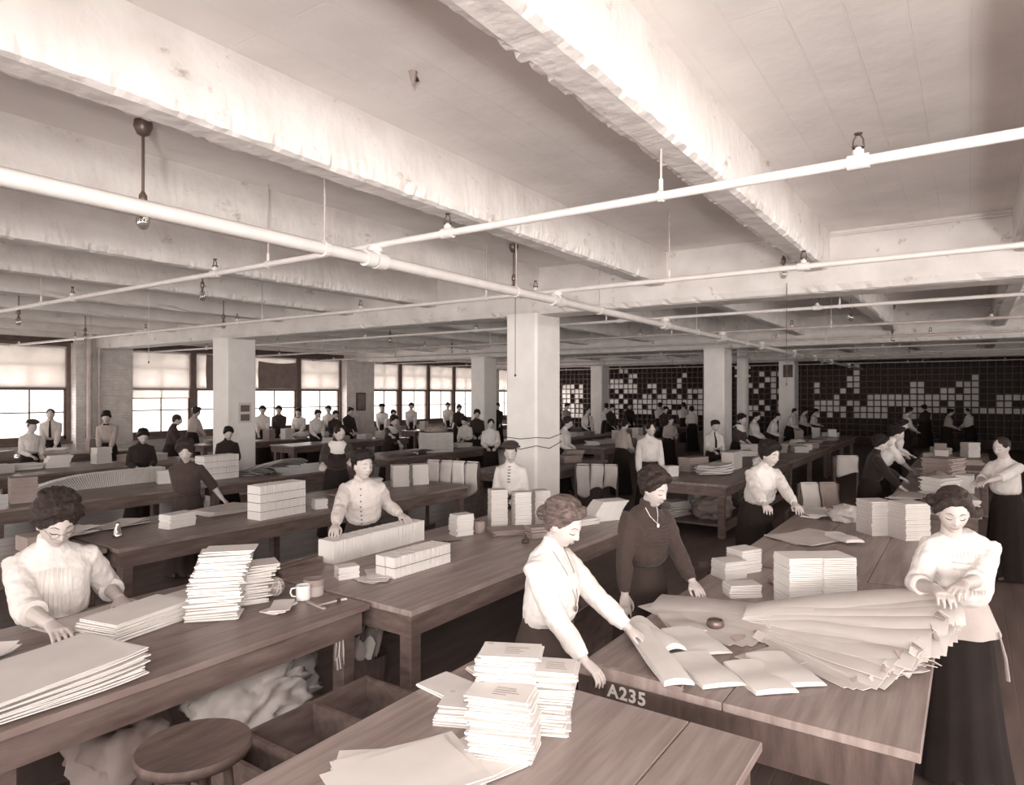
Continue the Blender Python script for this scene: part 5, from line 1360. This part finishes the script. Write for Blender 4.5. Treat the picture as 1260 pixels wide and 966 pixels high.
person('woman in spectacles and a frilled white blouse bending over papers', 70, 606, 3.72, 38, 'white', 'skirt_brown', 'hair_brown', 'bun', lean=16, pitch=26, hyaw=10, lod=0, sleeve='elbow', hs=1.12,
       lh=at(148, 737, 0.80), rh=at(62, 768, 0.83), seated=True, extra=('glasses', 'tucks', 'cuffs'), group=G0)
person('woman in a buttoned cream blouse and dark cap holding the long envelope row', 447, 551, 5.54, 8, 'cream', 'skirt_brown', 'hair_black', 'cap', lean=24, pitch=2, hyaw=34, lod=0,
       lh=(4.18, 3.99, 0.972), rh=(3.44, 3.99, 0.93), extra=('buttons',), group=G0)
person('woman in a crisp white blouse leaning over tan sheets on the joined table', 948, 541, 6.55, 16, 'white', 'skirt_black', 'hair_black', 'pomp', lean=22, pitch=10, hyaw=8, lod=0, hs=1.08,
       lh=at(998, 650, 0.80), rh=at(955, 654, 0.80), group=G0)
person('woman in a dark brown blouse working behind the bundled envelopes', 228, 540, 7.35, 12, 'brown', 'skirt_brown', 'hair_brown', 'pomp', lean=10, pitch=14, hyaw=10, lod=1, sleeve='elbow', hs=1.15,
       lh=at(274, 614, 0.80), rh=at(238, 616, 0.80), group=G0)
person('woman in a dark dress with a broad white sailor collar, bending down', 418, 520, 9.25, 25, 'dark', 'skirt_black', 'hair_black', 'short', lean=14, pitch=30, hyaw=10, lod=1,
       rh=at(390, 598, 0.85), lh=at(440, 600, 0.85), extra=('sailor',), group=G0)
person('woman in a dark hat and white blouse standing at the foot of the big column', 628, 543, 7.55, -8, 'white', 'skirt_brown', 'hair_brown', 'hat', lean=6, pitch=16, hyaw=5, lod=1, extra=('jabot',), group=G0)
person('woman in a black dress seen from the side at the reaching table', 1084, 533, 8.75, 76, 'black', 'skirt_black', 'hair_black', 'pomp', lean=10, pitch=14, lod=1,
       rh=at(1112, 603, 0.80), lh=at(1120, 596, 0.80), group=G0)
person('woman in white behind the black dress, both bare arms stretched across the table', 1104, 522, 10.2, 70, 'white', 'skirt_black', 'hair_black', 'pomp', lean=24, pitch=20, lod=1, sleeve='elbow',
       rh=at(1122, 580, 0.82), lh=at(1136, 574, 0.82), group=G0)
person('woman in a white blouse and long black skirt at the right edge of the picture', 1232, 534, 7.25, -70, 'white', 'skirt_black', 'hair_brown', 'short', lean=6, pitch=12, lod=1, sleeve='elbow',
       rh=atp(1202, 592, 7.15), lh=atp(1200, 598, 6.95), group=G0)
person('woman standing in a high necked white blouse with hair band, arms behind her papers', 801, 517, 10.5, 4, 'white', 'skirt_black', 'hair_black', 'short', lean=4, pitch=24, lod=1, rh='down', lh='down', group=G0)
person('worker in a dark cap, white shirt and long dark necktie', 880, 516, 13.5, 4, 'white', 'skirt_black', 'hair_black', 'cap', lean=6, pitch=14, hyaw=10, lod=1, extra=('tie',), group=G0)
GB = 'workers further back in the room'
P = lambda *a, **k: person(*a, **dict(dict(group=GB), **k))
P('woman in a dark dress with a pale collar beside the middle column', 913, 508, 15.2, 40, 'brown', hair='hair_black', lod=1, sleeve='elbow', extra=('sailor',), lean=8)
P('woman in a white blouse right of the middle column, facing right', 931, 506, 17.3, 50, 'white', hair='hair_black', style='pomp', lean=6)
P('woman in white bending right over the third table of the row', 957, 506, 18.2, 60, 'white', lean=20, pitch=16, style='short', hair='hair_black')
P('woman in white before the far column, bending right', 978, 501, 22.0, 60, 'white', lean=14, pitch=16, style='short', hair='hair_black')
P('small figure in pale clothes just right of the far column', 991, 501, 23.6, 50, 'cream', hair='hair_black')
P('small figure in white, second right of the far column', 1004, 502, 24.2, 60, 'white', hair='hair_black')
P('small figure in grey at the pigeonholes on the far right', 1170, 502, 22.0, 70, 'grey', hair='hair_black')
P('small figure in white standing at the pigeonholes on the far right', 1190, 501, 23.0, -90, 'white', hair='hair_black', style='short')
P('woman in white bending behind the stretching pair', 1110, 514, 12.6, 70, 'white', lean=14, pitch=20, hair='hair_black')
P('figure in white standing in the dark behind the reaching table', 1119, 500, 20.5, 80, 'white', hair='hair_black')
P('figure in dark clothes against the pigeonholes on the right', 1137, 497, 25.0, 180, 'dark', hair='hair_black')
P('woman in white seen from the side beside the big column', 699, 512, 13.6, 62, 'white', hair='hair_brown', lean=12, pitch=16, lod=1)
P('woman in a white shirt with a necktie behind the big column', 724, 500, 21.5, 20, 'white', hair='hair_black', style='short', extra=('tie',), lean=12)
P('woman in a grey blouse with her back turned, behind the standing woman', 769, 514, 13.5, 130, 'grey', hair='hair_black', style='short', lod=1)
P('far figure in white by the slim column with back turned', 746, 494, 25.0, 170, 'white', hair='hair_black', zmax=1.66)
P('far figure in dark clothes next to the slim column', 753, 497, 23.5, 30, 'dark', hair='hair_black')
P('far figure in black among the pigeonhole packers', 775, 494, 26.0, 10, 'black', hair='hair_black', zmax=1.66)
P('far figure in pale clothes standing at the middle pigeonholes', 812, 494, 27.0, 150, 'cream', hair='hair_black', zmax=1.66)
P('far figure in dark clothes before the pale one', 819, 499, 22.0, 20, 'dark', hair='hair_black')
P('woman in a dim checked blouse sitting before the pigeonholes', 826, 511, 17.6, 10, 'grey', hair='hair_black', lean=12)
P('far figure in cream reaching to the pigeonholes left of the middle column', 841, 492, 27.5, 160, 'cream', hair='hair_black', zmax=1.66)
P('woman in white with dark belt seen from behind left of the middle column', 851, 499, 23.5, 175, 'white', hair='hair_black', lod=1)
P('far figure in grey glimpsed between the big and the slim columns', 698, 495, 25.5, 40, 'grey', hair='hair_black', zmax=1.66)
P('woman in a wide dark beret and lace blouse at the left edge', 40, 516, 12.4, 60, 'white', hair='hair_brown', style='hat', lod=1, lean=8)
P('pale blurred figure with a tie against the leftmost window', 62, 498, 14.6, 30, 'cream', hair='hair_brown', extra=('tie',), zmax=1.70, style='short')
P('young woman in grey with a dark bow before the brick pier', 131, 505, 14.1, 20, 'grey', hair='hair_black', extra=('bow',), zmax=1.66, pitch=22, lod=1)
P('figure in black bending low before the second window', 176, 527, 10.4, 40, 'black', hair='hair_black', lean=16, pitch=24, lod=1)
P('figure in dark clothes facing the second window', 218, 508, 13.9, 120, 'dark', hair='hair_brown', style='short', lod=1)
P('figure in a grey blouse standing against the second window', 242, 497, 17.3, 150, 'grey', hair='hair_brown', zmax=1.68)
P('woman in black sitting before the column by the windows', 281, 524, 11.4, 35, 'black', hair='hair_black', lod=1)
P('figure in white below the cloth hung window, leftmost of its row', 323, 496, 18.9, 20, 'white', hair='hair_black', zmax=1.68)
P('figure in a dark dress below the cloth hung window', 343, 498, 19.3, 10, 'dark', hair='hair_black', zmax=1.68)
P('woman in white with a dark bow below the cloth hung window', 367, 501, 19.8, 0, 'white', hair='hair_black', extra=('bow',))
P('woman in white leaning right before the window behind the sailor collar', 391, 503, 18.0, 40, 'white', hair='hair_black', lean=10)
P('pale figure standing close to the last shaded window', 404, 498, 20.7, 0, 'cream', hair='hair_black', zmax=1.66)
P('figure in a dark dress left of the second brick pier', 413, 504, 18.6, 30, 'dark', hair='hair_black')
P('figure in black reading before the second brick pier', 431, 500, 19.5, 50, 'black', hair='hair_black', zmax=1.66)
P('worker in white shirt, bow and cap before the farther windows', 470, 496, 22.3, 10, 'white', hair='hair_black', style='cap', extra=('bow',), zmax=1.7)
P('dark head bending before the worker in the cap', 484, 503, 20.3, 20, 'grey', hair='hair_black')
P('woman in a black dress with a wide pale collar near the middle windows', 485, 510, 15.1, 55, 'black', hair='hair_black', sleeve='elbow', lod=1, extra=('sailor',), lean=14, rh=at(500, 556, 0.82))
P('pale figure standing behind the table of the farther windows', 506, 493, 23.6, 10, 'white', hair='hair_black', zmax=1.7)
P('pale figure with back to the farther windows', 551, 494, 25.6, 10, 'white', hair='hair_black', zmax=1.68)
P('figure in dark dress beside the pale one at the farther windows', 565, 497, 23.0, 20, 'dark', hair='hair_black', zmax=1.66)
P('woman in a dark dress with a pale collar before the far window column', 587, 503, 18.2, 5, 'dark', hair='hair_black', lod=1)
P('woman in white bending behind the big square bale', 571, 512, 16.8, -20, 'white', hair='hair_black', pitch=26, lod=1)
P('woman in white bib and dark sleeves just left of the big column', 604, 514, 14.3, 5, 'white', hair='hair_black', pitch=28, lod=1, style='short')
P('figure in black glimpsed left of the big column against the last window', 612, 494, 24.5, 0, 'black', hair='hair_black', zmax=1.68)
# stands added to go with the two fill lamps, unseen behind the camera
t = thing('added_lamp_stand', 'added unseen tall iron stand with a flash pan beside the camera', 'added lamp', (-0.9, -0.8, 0))
MB().tube([(0, 0, 0.5), (0, 0, 2.05)], 0.012, 8).build('pole', 'dark_metal', t)
for k in range(3): MB().tube([(0, 0, 0.55), (0.35 * math.cos(R(120 * k)), 0.35 * math.sin(R(120 * k)), 0)], 0.010, 8).build('leg', 'dark_metal', t)
MB().box(-0.05, 0.05, -0.14, 0.14, 2.05, 2.07).build('pan', 'dark_metal', t)
t = thing('added_lamp_stand', 'added unseen low iron stand with a tilted tin reflector behind the camera', 'added lamp', (-2.6, -1.9, 0))
MB().tube([(0, 0, 0.4), (0, 0, 1.05)], 0.012, 8).build('pole', 'dark_metal', t)
for k in range(3): MB().tube([(0, 0, 0.45), (0.35 * math.cos(R(120 * k)), 0.35 * math.sin(R(120 * k)), 0)], 0.010, 8).build('leg', 'dark_metal', t)
MB().boxm(Matrix.Translation((-0.28, -0.18, 1.05)) @ Vector((0.80, 0.50, 0.80)).to_track_quat('Z', 'Y').to_matrix().to_4x4(), 0.5, 0.5, 0.01).build('reflector', 'pipe_dull', t)  # plate added behind the ceiling fill lamp, out of view
p_ = atd(508, 3.55, ZS)
t = thing('ceiling_bracket', 'small dark broken bracket sticking out of the ceiling slab', 'bracket', p_)
MB().lathe([(0.004, -0.075), (0.016, -0.04), (0.026, 0.0)], 7).build('stub', 'paper_brown', t)
MB().boxm(Matrix.Translation((0.02, 0.0, -0.02)) @ Matrix.Rotation(R(40), 4, 'Y'), 0.05, 0.02, 0.008).build('tab', 'dark_metal', t)
